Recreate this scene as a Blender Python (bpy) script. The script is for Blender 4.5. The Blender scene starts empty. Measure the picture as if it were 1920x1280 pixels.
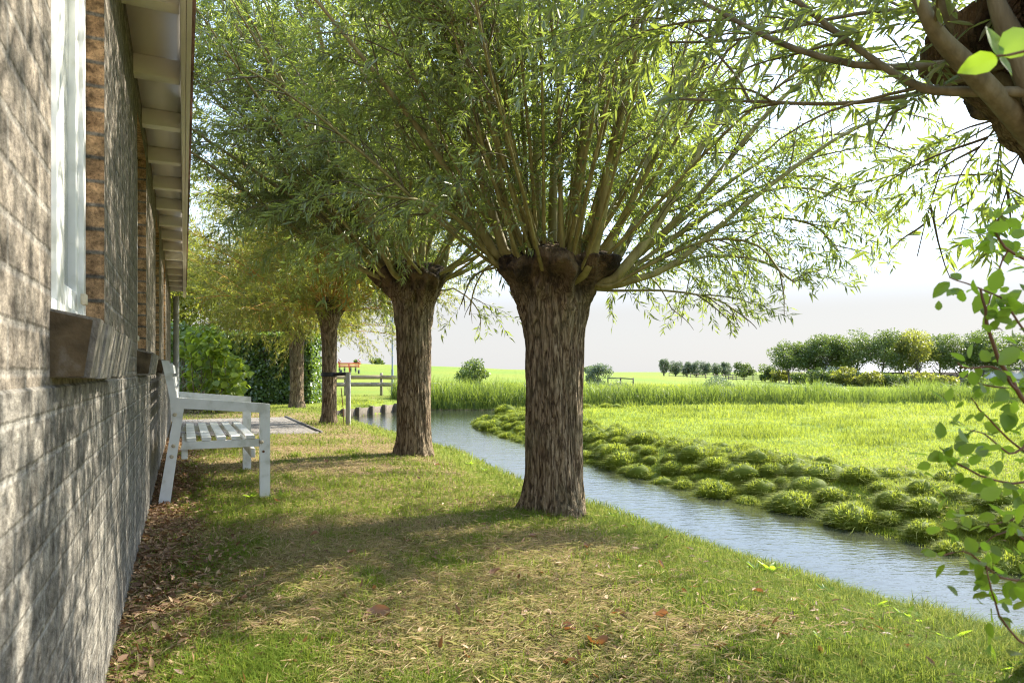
import bpy, math, random
import numpy as np
R_ = math.radians
C = bpy.context.scene
# ------------------------------------------------------------------ camera, light, exposure
SUN_AZ, SUN_EL = R_(57), R_(39)          # azimuth from +Y towards +X
cam_d = bpy.data.cameras.new('camera'); cam = bpy.data.objects.new('camera', cam_d)
C.collection.objects.link(cam); C.camera = cam
cam.location = (0, 0, 0.9); cam.rotation_euler = (R_(90), 0, 0)
cam_d.sensor_width = 36; cam_d.lens = 24; cam_d.shift_y = 57/1920
cam_d.clip_start = 0.02; cam_d.clip_end = 6000
cam_d.dof.use_dof = True; cam_d.dof.focus_distance = 5.5; cam_d.dof.aperture_fstop = 10
W = bpy.data.worlds.new('World'); C.world = W; W.use_nodes = True
nt = W.node_tree; bg = nt.nodes['Background']
sky = nt.nodes.new('ShaderNodeTexSky'); sky.sky_type = 'NISHITA'; sky.sun_disc = False
sky.sun_elevation = SUN_EL; sky.sun_rotation = SUN_AZ
sky.air_density = 1.0; sky.dust_density = 1.2; sky.ozone_density = 1.0
# thin bright cloud veil over the blue
tcw=nt.nodes.new('ShaderNodeTexCoord'); mpw=nt.nodes.new('ShaderNodeMapping'); mpw.inputs['Scale'].default_value=(1,1,2.2)
nzw=nt.nodes.new('ShaderNodeTexNoise'); nzw.inputs['Scale'].default_value=2.2; nzw.inputs['Detail'].default_value=6
nt.links.new(tcw.outputs['Generated'],mpw.inputs[0]); nt.links.new(mpw.outputs[0],nzw.inputs['Vector'])
rw=nt.nodes.new('ShaderNodeValToRGB'); rw.color_ramp.elements[0].position=.34; rw.color_ramp.elements[0].color=(.35,.35,.35,1); rw.color_ramp.elements[1].position=.62; rw.color_ramp.elements[1].color=(.85,.85,.85,1)
nt.links.new(nzw.outputs[0],rw.inputs[0])
mw=nt.nodes.new('ShaderNodeMix'); mw.data_type='RGBA'; sepw=nt.nodes.new('ShaderNodeSeparateXYZ'); nt.links.new(tcw.outputs['Generated'],sepw.inputs[0])
hzw=nt.nodes.new('ShaderNodeMapRange'); hzw.interpolation_type='SMOOTHSTEP'
for i_,v_ in ((1,.10),(2,.42),(3,.97),(4,.0)): hzw.inputs[i_].default_value=v_
nt.links.new(sepw.outputs[2],hzw.inputs[0])
mxw=nt.nodes.new('ShaderNodeMath'); mxw.operation='MAXIMUM'; nt.links.new(hzw.outputs[0],mxw.inputs[0]); nt.links.new(rw.outputs[0],mxw.inputs[1])
nt.links.new(mxw.outputs[0],mw.inputs[0]); nt.links.new(sky.outputs[0],mw.inputs[6]); hcw=nt.nodes.new('ShaderNodeMix'); hcw.data_type='RGBA'; hzc=nt.nodes.new('ShaderNodeMapRange'); hzc.interpolation_type='SMOOTHSTEP'
for i_,v_ in ((1,.08),(2,.24),(3,0.),(4,1.)): hzc.inputs[i_].default_value=v_
nt.links.new(sepw.outputs[2],hzc.inputs[0]); nt.links.new(hzc.outputs[0],hcw.inputs[0])
hcw.inputs[6].default_value=(1.98,1.98,1.98,1); hcw.inputs[7].default_value=(4.5,5.7,7.6,1); nt.links.new(hcw.outputs[2],mw.inputs[7])
nt.links.new(mw.outputs[2], bg.inputs[0]); bg.inputs[1].default_value = 0.14
sl = bpy.data.lights.new('sun', 'SUN'); sl.energy = 4.9; sl.angle = R_(0.5); sl.color = (1, 0.93, 0.80)
so = bpy.data.objects.new('sun', sl); C.collection.objects.link(so)
so.rotation_euler = (R_(90)-SUN_EL, 0, math.pi-SUN_AZ)
C.view_settings.view_transform = 'Standard'; C.view_settings.look = 'None'
C.view_settings.exposure = 1.57; C.view_settings.gamma = 1
C.render.engine = 'CYCLES'
C.cycles.max_bounces = 8; C.cycles.diffuse_bounces = 4; C.cycles.transmission_bounces = 6
C.cycles.transparent_max_bounces = 8; C.cycles.caustics_reflective = False; C.cycles.caustics_refractive = False
C.cycles.use_denoising = True; C.cycles.use_adaptive_sampling = False; C.cycles.denoising_prefilter = 'NONE'; C.cycles.denoising_input_passes = 'RGB_ALBEDO_NORMAL'; C.cycles.filter_width = 1.2
random.seed(7); rng = np.random.default_rng(11)
col = C.collection

# ------------------------------------------------------------------ helpers
def tag(o, label=None, cat=None, group=None, kind=None):
    if label: o['label'] = label
    if cat: o['category'] = cat
    if group: o['group'] = group
    if kind: o['kind'] = kind
    return o
def empty(name, loc=(0,0,0), rz=0, **k):
    o = bpy.data.objects.new(name, None); o.empty_display_size = .1; col.objects.link(o)
    o.location = loc; o.rotation_euler = (0,0,rz); return tag(o, **k)
def link(name, me, mats, parent=None):
    o = bpy.data.objects.new(name, me); col.objects.link(o)
    for m in (mats if isinstance(mats, (list, tuple)) else [mats]):
        if m: me.materials.append(m)
    if parent: o.parent = parent
    return o
class MB:
    """collects polygons, one mesh at the end"""
    def __init__(s): s.V=[]; s.F=[]; s.T=[]; s.M=[]; s.n=0; s.UV=None; s.uv=[]
    def add(s, V, F, tint=None, mat=0):
        V = np.asarray(V, dtype=np.float64).reshape(-1,3)
        F = np.asarray(F, dtype=np.int64)
        s.V.append(V); s.F.append(F + s.n); s.n += len(V)
        t = np.full(len(V), .5) if tint is None else np.broadcast_to(np.asarray(tint,dtype=np.float64), (len(V),))
        s.T.append(t); s.M.append(np.full(len(F), mat, dtype=np.int32)); return s
    def box(s, x0,x1,y0,y1,z0,z1, fr=None, tint=.5, mat=0):
        V = np.array([[x,y,z] for z in (z0,z1) for y in (y0,y1) for x in (x0,x1)], float)
        if fr is not None: V = fr(V)
        F = [[0,2,3,1],[4,5,7,6],[0,1,5,4],[2,6,7,3],[0,4,6,2],[1,3,7,5]]
        return s.add(V, F, tint, mat)
    def prism(s, poly, a0, a1, fr, tint=.5):
        """poly in (p,q), extruded along a third axis; fr maps (a,p,q)->xyz"""
        n=len(poly)
        V=[[a0,p,q] for p,q in poly]+[[a1,p,q] for p,q in poly]
        V=fr(np.array(V,float))
        for i in range(n):
            j=(i+1)%n
            s.add(V[[i,j,n+j,n+i]], [[0,1,2,3]], tint)
        if n==4:
            s.add(V[:4],[[3,2,1,0]],tint); s.add(V[4:],[[0,1,2,3]],tint)
        else:
            for base,rev in ((0,1),(n,0)):
                c=V[base:base+n].mean(0); 
                VV=np.vstack([V[base:base+n],c]); 
                s.add(VV,[[i,(i+1)%n,n] if not rev else [(i+1)%n,i,n] for i in range(n)],tint)
        return s
    def tube(s, P, r, sides=6, tint=.5, cap=True):
        P=np.asarray(P,float); n=len(P); r=np.broadcast_to(np.asarray(r,float),(n,))
        T=np.gradient(P,axis=0); T/=np.linalg.norm(T,axis=1)[:,None]+1e-9
        up=np.array([0,0,1.]) if abs(T[0,2])<.9 else np.array([1.,0,0])
        A=np.cross(T,up); A/=np.linalg.norm(A,axis=1)[:,None]+1e-9; B=np.cross(T,A)
        a=np.arange(sides)/sides*2*math.pi
        V=(P[:,None]+r[:,None,None]*(np.cos(a)[None,:,None]*A[:,None]+np.sin(a)[None,:,None]*B[:,None])).reshape(-1,3)
        i=np.arange(n-1)[:,None]*sides; k=np.arange(sides)[None]; k2=(k+1)%sides
        F=np.stack([i+k,i+k2,i+sides+k2,i+sides+k],-1).reshape(-1,4)
        tt=np.repeat(np.broadcast_to(np.asarray(tint,float),(n,)),sides)
        s.add(V,F,tt)
        if cap and sides>=5:
            for b,p,rv in ((0,P[0],0),((n-1)*sides,P[-1],1)):
                VV=np.vstack([V[b:b+sides],p])
                s.add(VV,[[q,(q+1)%sides,sides] if rv else [(q+1)%sides,q,sides] for q in range(sides)],tt[b])
        return s
    def mesh(s, name, smooth=False):
        V=np.vstack(s.V); me=bpy.data.meshes.new(name)
        me.vertices.add(len(V)); me.vertices.foreach_set('co', V.astype(np.float32).ravel())
        L=np.concatenate([f.ravel() for f in s.F]); tot=np.concatenate([np.full(len(f), f.shape[1]) for f in s.F])
        me.loops.add(len(L)); me.loops.foreach_set('vertex_index', L.astype(np.int32))
        st=np.concatenate([[0],np.cumsum(tot)[:-1]])
        me.polygons.add(len(tot)); me.polygons.foreach_set('loop_start', st.astype(np.int32))
        me.polygons.foreach_set('loop_total', tot.astype(np.int32))
        me.polygons.foreach_set('material_index', np.concatenate(s.M))
        if smooth: me.polygons.foreach_set('use_smooth', np.ones(len(tot),dtype=bool))
        at=me.attributes.new('tint','FLOAT','POINT'); at.data.foreach_set('value', np.concatenate(s.T).astype(np.float32))
        me.update(calc_edges=True); me.validate(); return me
    def build(s, name, mats, parent=None, smooth=False):
        return link(name, s.mesh(name, smooth), mats, parent)
def bevel(o, w=.004, seg=2):
    m=o.modifiers.new('bevel','BEVEL'); m.width=w; m.segments=seg; m.limit_method='ANGLE'; return o

def _h(i,j,k):
    n=(i*374761393+j*668265263+k*2147483647)&0xffffffff
    n=((n^(n>>13))*1274126177)&0xffffffff
    return ((n^(n>>16))&0xffff)/65535.0
def noise2(x,y,seed=0):
    x=np.asarray(x,float); y=np.asarray(y,float)
    xi=np.floor(x).astype(np.int64); yi=np.floor(y).astype(np.int64); fx=x-xi; fy=y-yi
    fx=fx*fx*(3-2*fx); fy=fy*fy*(3-2*fy)
    return (_h(xi,yi,seed)*(1-fx)+_h(xi+1,yi,seed)*fx)*(1-fy)+(_h(xi,yi+1,seed)*(1-fx)+_h(xi+1,yi+1,seed)*fx)*fy
def fbm(x,y,seed=0,o=3):
    s=0;a=.5;t=0
    for k in range(o): s=s+a*noise2(x*2**k,y*2**k,seed+k*17); t+=a; a*=.5
    return s/t
def ss(x,a,b):
    t=np.clip((np.asarray(x,float)-a)/(b-a),0,1); return t*t*(3-2*t)
def nrm(v): return v/(np.linalg.norm(v,axis=-1,keepdims=True)+1e-9)

# picture -> place: a pixel of the 1920 px photograph at depth Y
def at(px,py,Y): return np.array([(px-960)/1280*Y, Y, .9+(697-py)/1280*Y])
# house frame: s along the wall, u out of it
D=np.array([-.4331,.9013]); N=np.array([.9013,.4331]); W0=np.array([-.184,-.0885])
def hf(V):
    """(s,u,z) -> xyz"""
    V=np.asarray(V,float); o=np.empty_like(V)
    o[...,0]=W0[0]+V[...,0]*D[0]+V[...,1]*N[0]; o[...,1]=W0[1]+V[...,0]*D[1]+V[...,1]*N[1]; o[...,2]=V[...,2]; return o
def pix_uz(px,py,s):
    # pixel -> (u,z) on the plane s = const
    k=(px-960)/1280
    a0=W0+s*D
    u=(k*a0[1]-a0[0])/(N[0]-k*N[1]); Y=a0[1]+u*N[1]
    return u, .9+(697-py)/1280*Y

# ------------------------------------------------------------------ materials
def newmat(name):
    m=bpy.data.materials.new(name); m.use_nodes=True; t=m.node_tree; t.nodes.clear()
    out=t.nodes.new('ShaderNodeOutputMaterial'); return m,t,out
def nd(t,k,**kw):
    n=t.nodes.new(k)
    for a,b in kw.items():
        if a.startswith('i_'): n.inputs[a[2:].replace('_',' ')].default_value=b
        else: setattr(n,a,b)
    return n
def ramp(t,fac,stops):
    r=t.nodes.new('ShaderNodeValToRGB'); e=r.color_ramp.elements
    while len(e)<len(stops): e.new(.5)
    for q,(p,c) in zip(e,stops): q.position=p; q.color=(*c,1)
    t.links.new(fac,r.inputs[0]); return r.outputs[0]
def mapped(t,scale,kind='Object'):
    tc=t.nodes.new('ShaderNodeTexCoord'); mp=t.nodes.new('ShaderNodeMapping'); mp.inputs['Scale'].default_value=scale
    t.links.new(tc.outputs[kind],mp.inputs[0]); return mp.outputs[0]
def noise(t,vec,scale,detail=4,rough=.55):
    n=nd(t,'ShaderNodeTexNoise',i_Scale=scale,i_Detail=detail,i_Roughness=rough); t.links.new(vec,n.inputs['Vector']); return n.outputs[0]
def mix(t,fac,a,b,mode='MIX'):
    m=t.nodes.new('ShaderNodeMix'); m.data_type='RGBA'; m.blend_type=mode
    for s,v in ((m.inputs[0],fac),(m.inputs[6],a),(m.inputs[7],b)):
        if isinstance(v,(int,float)): s.default_value=v
        elif isinstance(v,tuple): s.default_value=(*v,1)
        else: t.links.new(v,s)
    return m.outputs[2]
def math_(t,op,a,b=0.,c=None):
    m=t.nodes.new('ShaderNodeMath'); m.operation=op
    for s,v in zip(m.inputs,(a,b,c)):
        if v is None: continue
        if isinstance(v,(int,float)): s.default_value=v
        else: t.links.new(v,s)
    return m.outputs[0]
def bump(t,h,strength,dist):
    b=nd(t,'ShaderNodeBump',i_Strength=strength,i_Distance=dist); t.links.new(h,b.inputs['Height']); return b.outputs[0]
def surf(name, stops, scale=(1,1,1), nscale=5, rough=.7, bmp=0, bdist=.01, bscale=None, spec=.3, kind='Object', detail=5):
    m,t,out=newmat(name); p=nd(t,'ShaderNodeBsdfPrincipled',i_Roughness=rough); p.inputs['Specular IOR Level'].default_value=spec
    v=mapped(t,scale,kind); n=noise(t,v,nscale,detail); t.links.new(ramp(t,n,stops),p.inputs['Base Color'])
    if bmp:
        h=noise(t,v,bscale or nscale,6); t.links.new(bump(t,h,bmp,bdist),p.inputs['Normal'])
    t.links.new(p.outputs[0],out.inputs[0]); return m
def attr(t,name='tint'):
    a=t.nodes.new('ShaderNodeAttribute'); a.attribute_name=name; return a.outputs['Fac']
def leafmat(name, dark, mid, light, back=None, trans=(.3,.42,.03), fac=.4, rough=.45, spec=.4, trans2=None):
    m,t,out=newmat(name); a=attr(t)
    c=ramp(t,a,[(0,dark),(.5,mid),(1,light)])
    top=c
    if back:
        g=t.nodes.new('ShaderNodeNewGeometry'); c=mix(t,g.outputs['Backfacing'],c,back)
    p=nd(t,'ShaderNodeBsdfPrincipled',i_Roughness=rough); p.inputs['Specular IOR Level'].default_value=spec
    t.links.new(c,p.inputs['Base Color'])
    tr=t.nodes.new('ShaderNodeBsdfTranslucent'); t.links.new(mix(t,.45,trans,top),tr.inputs[0])
    tcol=mix(t,a,tuple(x*.75 for x in trans),trans2 or tuple(min(1,x*1.25) for x in trans)); t.links.new(tcol,tr.inputs[0])
    mx=t.nodes.new('ShaderNodeMixShader'); mx.inputs[0].default_value=fac
    t.links.new(p.outputs[0],mx.inputs[1]); t.links.new(tr.outputs[0],mx.inputs[2]); t.links.new(mx.outputs[0],out.inputs[0]); return m

M={}
M['willow']=leafmat('willow leaf',(.040,.062,.024),(.088,.117,.047),(.165,.19,.085),back=(.20,.235,.165),trans=(.39,.49,.06),fac=.42,rough=.33,spec=.55)
M['gold']=leafmat('golden willow leaf',(.055,.072,.018),(.10,.115,.026),(.17,.165,.04),back=(.15,.165,.08),trans=(.42,.44,.045),fac=.45,rough=.4)
M['broad']=leafmat('broad leaf',(.035,.060,.018),(.06,.095,.026),(.13,.15,.035),trans=(.24,.33,.04),fac=.3)
M['greywillow']=leafmat('grey willow leaf',(.07,.095,.065),(.115,.145,.10),(.17,.20,.13),trans=(.18,.25,.08),fac=.3)
M['shrub']=leafmat('shrub leaf',(.035,.075,.018),(.06,.12,.025),(.12,.19,.035),back=(.14,.20,.08),trans=(.45,.68,.04),fac=.5,rough=.4)
M['ivy']=leafmat('ivy leaf',(.04,.08,.026),(.085,.145,.042),(.19,.26,.07),trans=(.30,.44,.04),fac=.3,rough=.25,spec=.8)
M['vine']=leafmat('vine leaf',(.045,.085,.015),(.09,.155,.025),(.21,.27,.04),back=(.16,.24,.08),trans=(.44,.56,.04),fac=.42)
M['grass']=leafmat('lawn grass',(.065,.125,.014),(.16,.22,.026),(.57,.43,.26),trans=(.44,.60,.04),trans2=(.47,.35,.19),fac=.36,rough=.7,spec=.1)
M['meadow']=leafmat('meadow grass',(.055,.095,.018),(.165,.205,.034),(.34,.34,.08),trans=(.44,.51,.055),fac=.4,rough=.65,spec=.12)
M['reed']=leafmat('reed blade',(.03,.062,.02),(.075,.118,.028),(.25,.26,.055),trans=(.30,.40,.05),fac=.4,rough=.45,spec=.3)
M['litter']=leafmat('dead leaf',(.10,.050,.025),(.20,.115,.06),(.40,.27,.15),trans=(.35,.16,.05),fac=.15,rough=.6)
M['orange']=leafmat('orange dead leaf',(.20,.115,.07),(.27,.155,.095),(.38,.24,.15),trans=(.5,.2,.05),fac=.2,rough=.5)
M['white']=surf('white paint',[(.34,(.56,.56,.51)),(.46,(.72,.72,.70)),(.7,(.80,.80,.78))],nscale=9,rough=.42,bmp=.15,bdist=.002,bscale=60)
M['cream']=surf('cream paint',[(.3,(.80,.76,.66)),(.65,(.88,.84,.75))],nscale=3,rough=.5,bmp=.1,bdist=.002,bscale=40)
M['zinc']=surf('zinc',[(.3,(.30,.31,.30)),(.7,(.42,.43,.42))],nscale=8,rough=.45)
M['bolt']=surf('bolt',[(.3,(.45,.38,.26)),(.7,(.62,.54,.40))],nscale=60,rough=.5)
M['rust']=surf('rust',[(.3,(.10,.05,.03)),(.7,(.22,.10,.05))],nscale=60,rough=.8)
M['wood']=surf('weathered wood',[(.3,(.17,.14,.11)),(.7,(.33,.29,.24))],scale=(2,2,2),nscale=6,rough=.8,bmp=.3,bscale=30)
M['oldwood']=surf('old wet wood',[(.3,(.09,.075,.055)),(.7,(.16,.135,.10))],nscale=12,rough=.85)
M['stake']=surf('grey stake wood',[(.3,(.22,.21,.19)),(.7,(.36,.35,.32))],scale=(30,30,3),nscale=2,rough=.8,bmp=.4,bscale=4)
M['strap']=surf('black rubber',[(.3,(.015,.016,.02)),(.7,(.03,.03,.035))],nscale=10,rough=.5)
M['red']=surf('red paint',[(.3,(.50,.06,.03)),(.7,(.68,.12,.06))],nscale=3,rough=.4)
M['orangep']=surf('orange paint',[(.3,(.75,.30,.14)),(.7,(.85,.42,.22))],nscale=3,rough=.4)
M['dark']=surf('dark rubber',[(.3,(.03,.03,.03)),(.7,(.06,.06,.06))],nscale=3,rough=.7)
M['pole']=surf('blue grey pole',[(.3,(.18,.22,.28)),(.7,(.26,.30,.36))],nscale=3,rough=.5)
M['roofgrey']=surf('grey roof',[(.3,(.30,.30,.30)),(.7,(.42,.42,.42))],nscale=1,rough=.7)
M['tarp']=surf('pale sheet',[(.3,(.50,.54,.56)),(.7,(.62,.66,.68))],nscale=1,rough=.6)
M['barnwall']=surf('dark boards',[(.3,(.04,.035,.035)),(.7,(.085,.075,.07))],nscale=1,rough=.8)
M['brownred']=surf('rusty red sheet',[(.3,(.16,.07,.06)),(.7,(.24,.11,.09))],nscale=1,rough=.8)
M['twig']=surf('twig bark',[(.3,(.10,.08,.04)),(.7,(.18,.15,.08))],nscale=10,rough=.7)
M['goldtwig']=surf('golden twig',[(.3,(.34,.18,.03)),(.7,(.48,.28,.06))],nscale=10,rough=.6)
M['redstem']=surf('shrub stem',[(.3,(.10,.05,.03)),(.7,(.20,.11,.06))],nscale=20,rough=.7)
M['rod']=surf('willow rod bark',[(.25,(.13,.10,.04)),(.5,(.25,.215,.075)),(.75,(.37,.32,.14))],scale=(14,14,2.2),nscale=1.6,rough=.6,bmp=.25,bdist=.004,bscale=6)
M['fartrunk']=surf('distant trunk bark',[(.3,(.08,.065,.05)),(.7,(.15,.13,.10))],scale=(4,4,1),nscale=4,rough=.9)
M['hedgecore']=surf('hedge twigs',[(.3,(.02,.025,.012)),(.7,(.05,.05,.025))],nscale=20,rough=.9)

def bark():
    m,t,out=newmat('willow trunk bark'); p=nd(t,'ShaderNodeBsdfPrincipled',i_Roughness=.85); p.inputs['Specular IOR Level'].default_value=.2
    v=mapped(t,(1,1,.13)); n0=nd(t,'ShaderNodeTexNoise',i_Scale=9.0,i_Detail=5); t.links.new(v,n0.inputs['Vector'])
    dist=t.nodes.new('ShaderNodeMix'); dist.data_type='VECTOR'; dist.inputs[0].default_value=.10
    t.links.new(v,dist.inputs[4]); t.links.new(n0.outputs['Color'],dist.inputs[5]); dv=dist.outputs[1]
    def ridge(sc,vec=dv): return math_(t,'ABSOLUTE',math_(t,'SUBTRACT',noise(t,vec,sc,2,.5),.5))
    v3=mapped(t,(1,1,.32)); fine=noise(t,v3,85,5,.65); big=noise(t,mapped(t,(1,1,1)),4,4); cross=noise(t,mapped(t,(1,1,.8)),30,4,.6)
    r1=math_(t,'MINIMUM',math_(t,'MULTIPLY',ridge(36),6.0),.6); r2=math_(t,'MINIMUM',math_(t,'MULTIPLY',ridge(85),5.0),.4)
    h=math_(t,'ADD',math_(t,'ADD',math_(t,'MULTIPLY',r1,.7),math_(t,'MULTIPLY',r2,.5)),math_(t,'MULTIPLY',math_(t,'ADD',fine,math_(t,'MULTIPLY',cross,.8)),.42))
    c=ramp(t,h,[(.40,(.032,.020,.012)),(.60,(.105,.069,.040)),(.80,(.205,.142,.085)),(1.0,(.34,.255,.165))])
    c=mix(t,ramp(t,big,[(.45,(0,0,0)),(.75,(.5,.5,.5))]),c,(.16,.15,.085))
    a=attr(t); c=mix(t,a,c,mix(t,ramp(t,noise(t,mapped(t,(1,1,1)),9,5),[(.40,(0,0,0)),(.6,(1,1,1))]),(.030,.021,.015),(.17,.115,.065)))
    t.links.new(c,p.inputs['Base Color']); t.links.new(bump(t,h,.9,.022),p.inputs['Normal']); t.links.new(p.outputs[0],out.inputs[0]); return m
M['bark']=bark()

def brickmat(name,c1,c2,mort,wash=None,washfac=.5,bw=.22,rh=.069,ms=.009,swap=False):
    m,t,out=newmat(name); p=nd(t,'ShaderNodeBsdfPrincipled',i_Roughness=.9); p.inputs['Specular IOR Level'].default_value=.15
    tc=t.nodes.new('ShaderNodeTexCoord'); uv=tc.outputs['UV']
    nz=nd(t,'ShaderNodeTexNoise',i_Scale=18.0,i_Detail=3); t.links.new(uv,nz.inputs['Vector'])
    wob=t.nodes.new('ShaderNodeMix'); wob.data_type='VECTOR'; wob.inputs[0].default_value=.006
    t.links.new(uv,wob.inputs[4]); t.links.new(nz.outputs['Color'],wob.inputs[5])
    b=nd(t,'ShaderNodeTexBrick'); b.offset=.5
    for k,v in (('Scale',1.0),('Brick Width',bw),('Row Height',rh),('Mortar Size',ms),('Mortar Smooth',.8),('Bias',0.)): b.inputs[k].default_value=v
    b.inputs['Color1'].default_value=(*c1,1); b.inputs['Color2'].default_value=(*c2,1); b.inputs['Mortar'].default_value=(*mort,1)
    t.links.new(wob.outputs[1],b.inputs['Vector'])
    n1=noise(t,uv,4.5,6,.65); n2=noise(t,uv,130,4,.7); n3=noise(t,uv,26,5,.65)
    c=mix(t,math_(t,'MULTIPLY',n3,.9),b.outputs[0],(.16,.14,.115),'MULTIPLY') if False else b.outputs[0]
    if wash: c=mix(t,ramp(t,n1,[(.32,(washfac*.45,)*3),(.62,(washfac,)*3)]),c,wash)
    st=ramp(t,n3,[(.34,(.30,.29,.28)),(.49,(.80,.79,.77)),(.64,(1.3,1.28,1.24))]); c=mix(t,1.,c,st,'MULTIPLY')
    sp=ramp(t,n2,[(.34,(.30,.30,.30)),(.47,(.95,.95,.95)),(.66,(1.3,1.29,1.27))]); c=mix(t,.75,c,sp,'MULTIPLY')
    vs=nd(t,'ShaderNodeMapping'); vs.inputs['Scale'].default_value=(9,.7,1); t.links.new(uv,vs.inputs[0])
    streak=ramp(t,noise(t,vs.outputs[0],1.5,4),[(.45,(1,1,1)),(.7,(.62,.60,.56))]); c=mix(t,.7,c,streak,'MULTIPLY')
    t.links.new(c,p.inputs['Base Color'])
    h=math_(t,'ADD',math_(t,'MULTIPLY',b.outputs['Fac'],-.45),math_(t,'ADD',math_(t,'MULTIPLY',n3,.9),math_(t,'MULTIPLY',n2,.6)))
    t.links.new(bump(t,h,.8,.010),p.inputs['Normal']); t.links.new(p.outputs[0],out.inputs[0]); return m
M['brick']=brickmat('grey buff brick',(.285,.24,.19),(.175,.15,.12),(.25,.235,.21),(.24,.22,.19),.5)
M['plinth']=brickmat('cement washed brick',(.285,.265,.23),(.15,.138,.12),(.265,.255,.23),(.25,.24,.215),.38,ms=.008)
M['reveal']=brickmat('buff reveal brick',(.42,.27,.15),(.33,.20,.11),(.17,.155,.135),None,bw=.4)
def sillmat():
    m,t,out=newmat('sill brick'); p=nd(t,'ShaderNodeBsdfPrincipled',i_Roughness=.9); p.inputs['Specular IOR Level'].default_value=.15
    v=mapped(t,(1,1,1)); n=noise(t,v,40,5,.65); g=noise(t,v,160,4,.7); c=ramp(t,attr(t),[(.1,(.13,.12,.10)),(.4,(.25,.225,.185)),(1,(.37,.335,.28))])
    c=mix(t,.8,c,ramp(t,n,[(.35,(.5,.49,.47)),(.6,(1.1,1.08,1.05))]),'MULTIPLY'); t.links.new(c,p.inputs['Base Color'])
    t.links.new(bump(t,math_(t,'ADD',n,g),.7,.006),p.inputs['Normal']); t.links.new(p.outputs[0],out.inputs[0]); return m
M['sillbrick']=sillmat()
M['darkbrown']=surf('dark brown brick end',[(.35,(.045,.032,.016)),(.6,(.12,.085,.045)),(.75,(.20,.17,.13))],nscale=16,rough=.95,bmp=.4,bscale=60)
M['paver']=brickmat('concrete paver',(.30,.28,.26),(.25,.235,.22),(.11,.10,.085),(.29,.27,.25),.5,bw=.42,rh=.21,ms=.008)

def glassmat():
    m,t,out=newmat('window pane'); p=nd(t,'ShaderNodeBsdfPrincipled',i_Roughness=.06)
    p.inputs['Base Color'].default_value=(.40,.42,.38,1); p.inputs['Specular IOR Level'].default_value=.5
    t.links.new(p.outputs[0],out.inputs[0]); return m
M['pane']=glassmat()
def watermat():
    m,t,out=newmat('ditch water'); p=nd(t,'ShaderNodeBsdfPrincipled',i_Roughness=.04,i_IOR=1.33)
    p.inputs['Base Color'].default_value=(.032,.036,.024,1)
    a=noise(t,mapped(t,(5,13,1)),1.6,3,.5); b=noise(t,mapped(t,(1.2,2.6,1)),1.5,2); c=noise(t,mapped(t,(18,34,1)),1.3,2)
    h=math_(t,'ADD',math_(t,'ADD',a,math_(t,'MULTIPLY',b,.9)),math_(t,'MULTIPLY',c,.22))
    t.links.new(bump(t,h,.22,.018),p.inputs['Normal']); t.links.new(p.outputs[0],out.inputs[0]); return m
M['water']=watermat()
def groundmat():
    m,t,out=newmat('ground'); p=nd(t,'ShaderNodeBsdfPrincipled',i_Roughness=.95); p.inputs['Specular IOR Level'].default_value=.1
    v=mapped(t,(1,1,1)); a=attr(t)   # 0 lawn soil .. 1 meadow ; negative mud
    n1=noise(t,v,.9,6,.65); n2=noise(t,v,22,6,.7); n3=noise(t,v,.09,5,.6)
    soil=ramp(t,n2,[(.3,(.055,.038,.022)),(.5,(.20,.145,.075)),(.68,(.42,.31,.17))])
    mead=ramp(t,n2,[(.28,(.045,.075,.012)),(.5,(.16,.185,.025)),(.72,(.28,.28,.05))])
    mead=mix(t,ramp(t,n1,[(.35,(0,0,0)),(.7,(.6,.6,.6))]),mead,(.20,.24,.04))
    mead=mix(t,ramp(t,n3,[(.4,(0,0,0)),(.65,(.7,.7,.7))]),mead,(.11,.19,.03))
    mud=(.045,.038,.024)
    c=mix(t,math_(t,'MULTIPLY',math_(t,'SUBTRACT',a,.3),2.5,None),soil,mead)
    mx=t.nodes.new('ShaderNodeClamp'); t.links.new(math_(t,'MULTIPLY',math_(t,'SUBTRACT',a,.35),3.0),mx.inputs[0])
    c=mix(t,mx.outputs[0],soil,mead)
    mm=t.nodes.new('ShaderNodeClamp'); t.links.new(math_(t,'MULTIPLY',math_(t,'SUBTRACT',.2,a),6.0),mm.inputs[0])
    c=mix(t,mm.outputs[0],c,mud)
    t.links.new(c,p.inputs['Base Color']); t.links.new(bump(t,n2,.7,.03),p.inputs['Normal']); t.links.new(p.outputs[0],out.inputs[0]); return m
M['ground']=groundmat()

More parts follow.
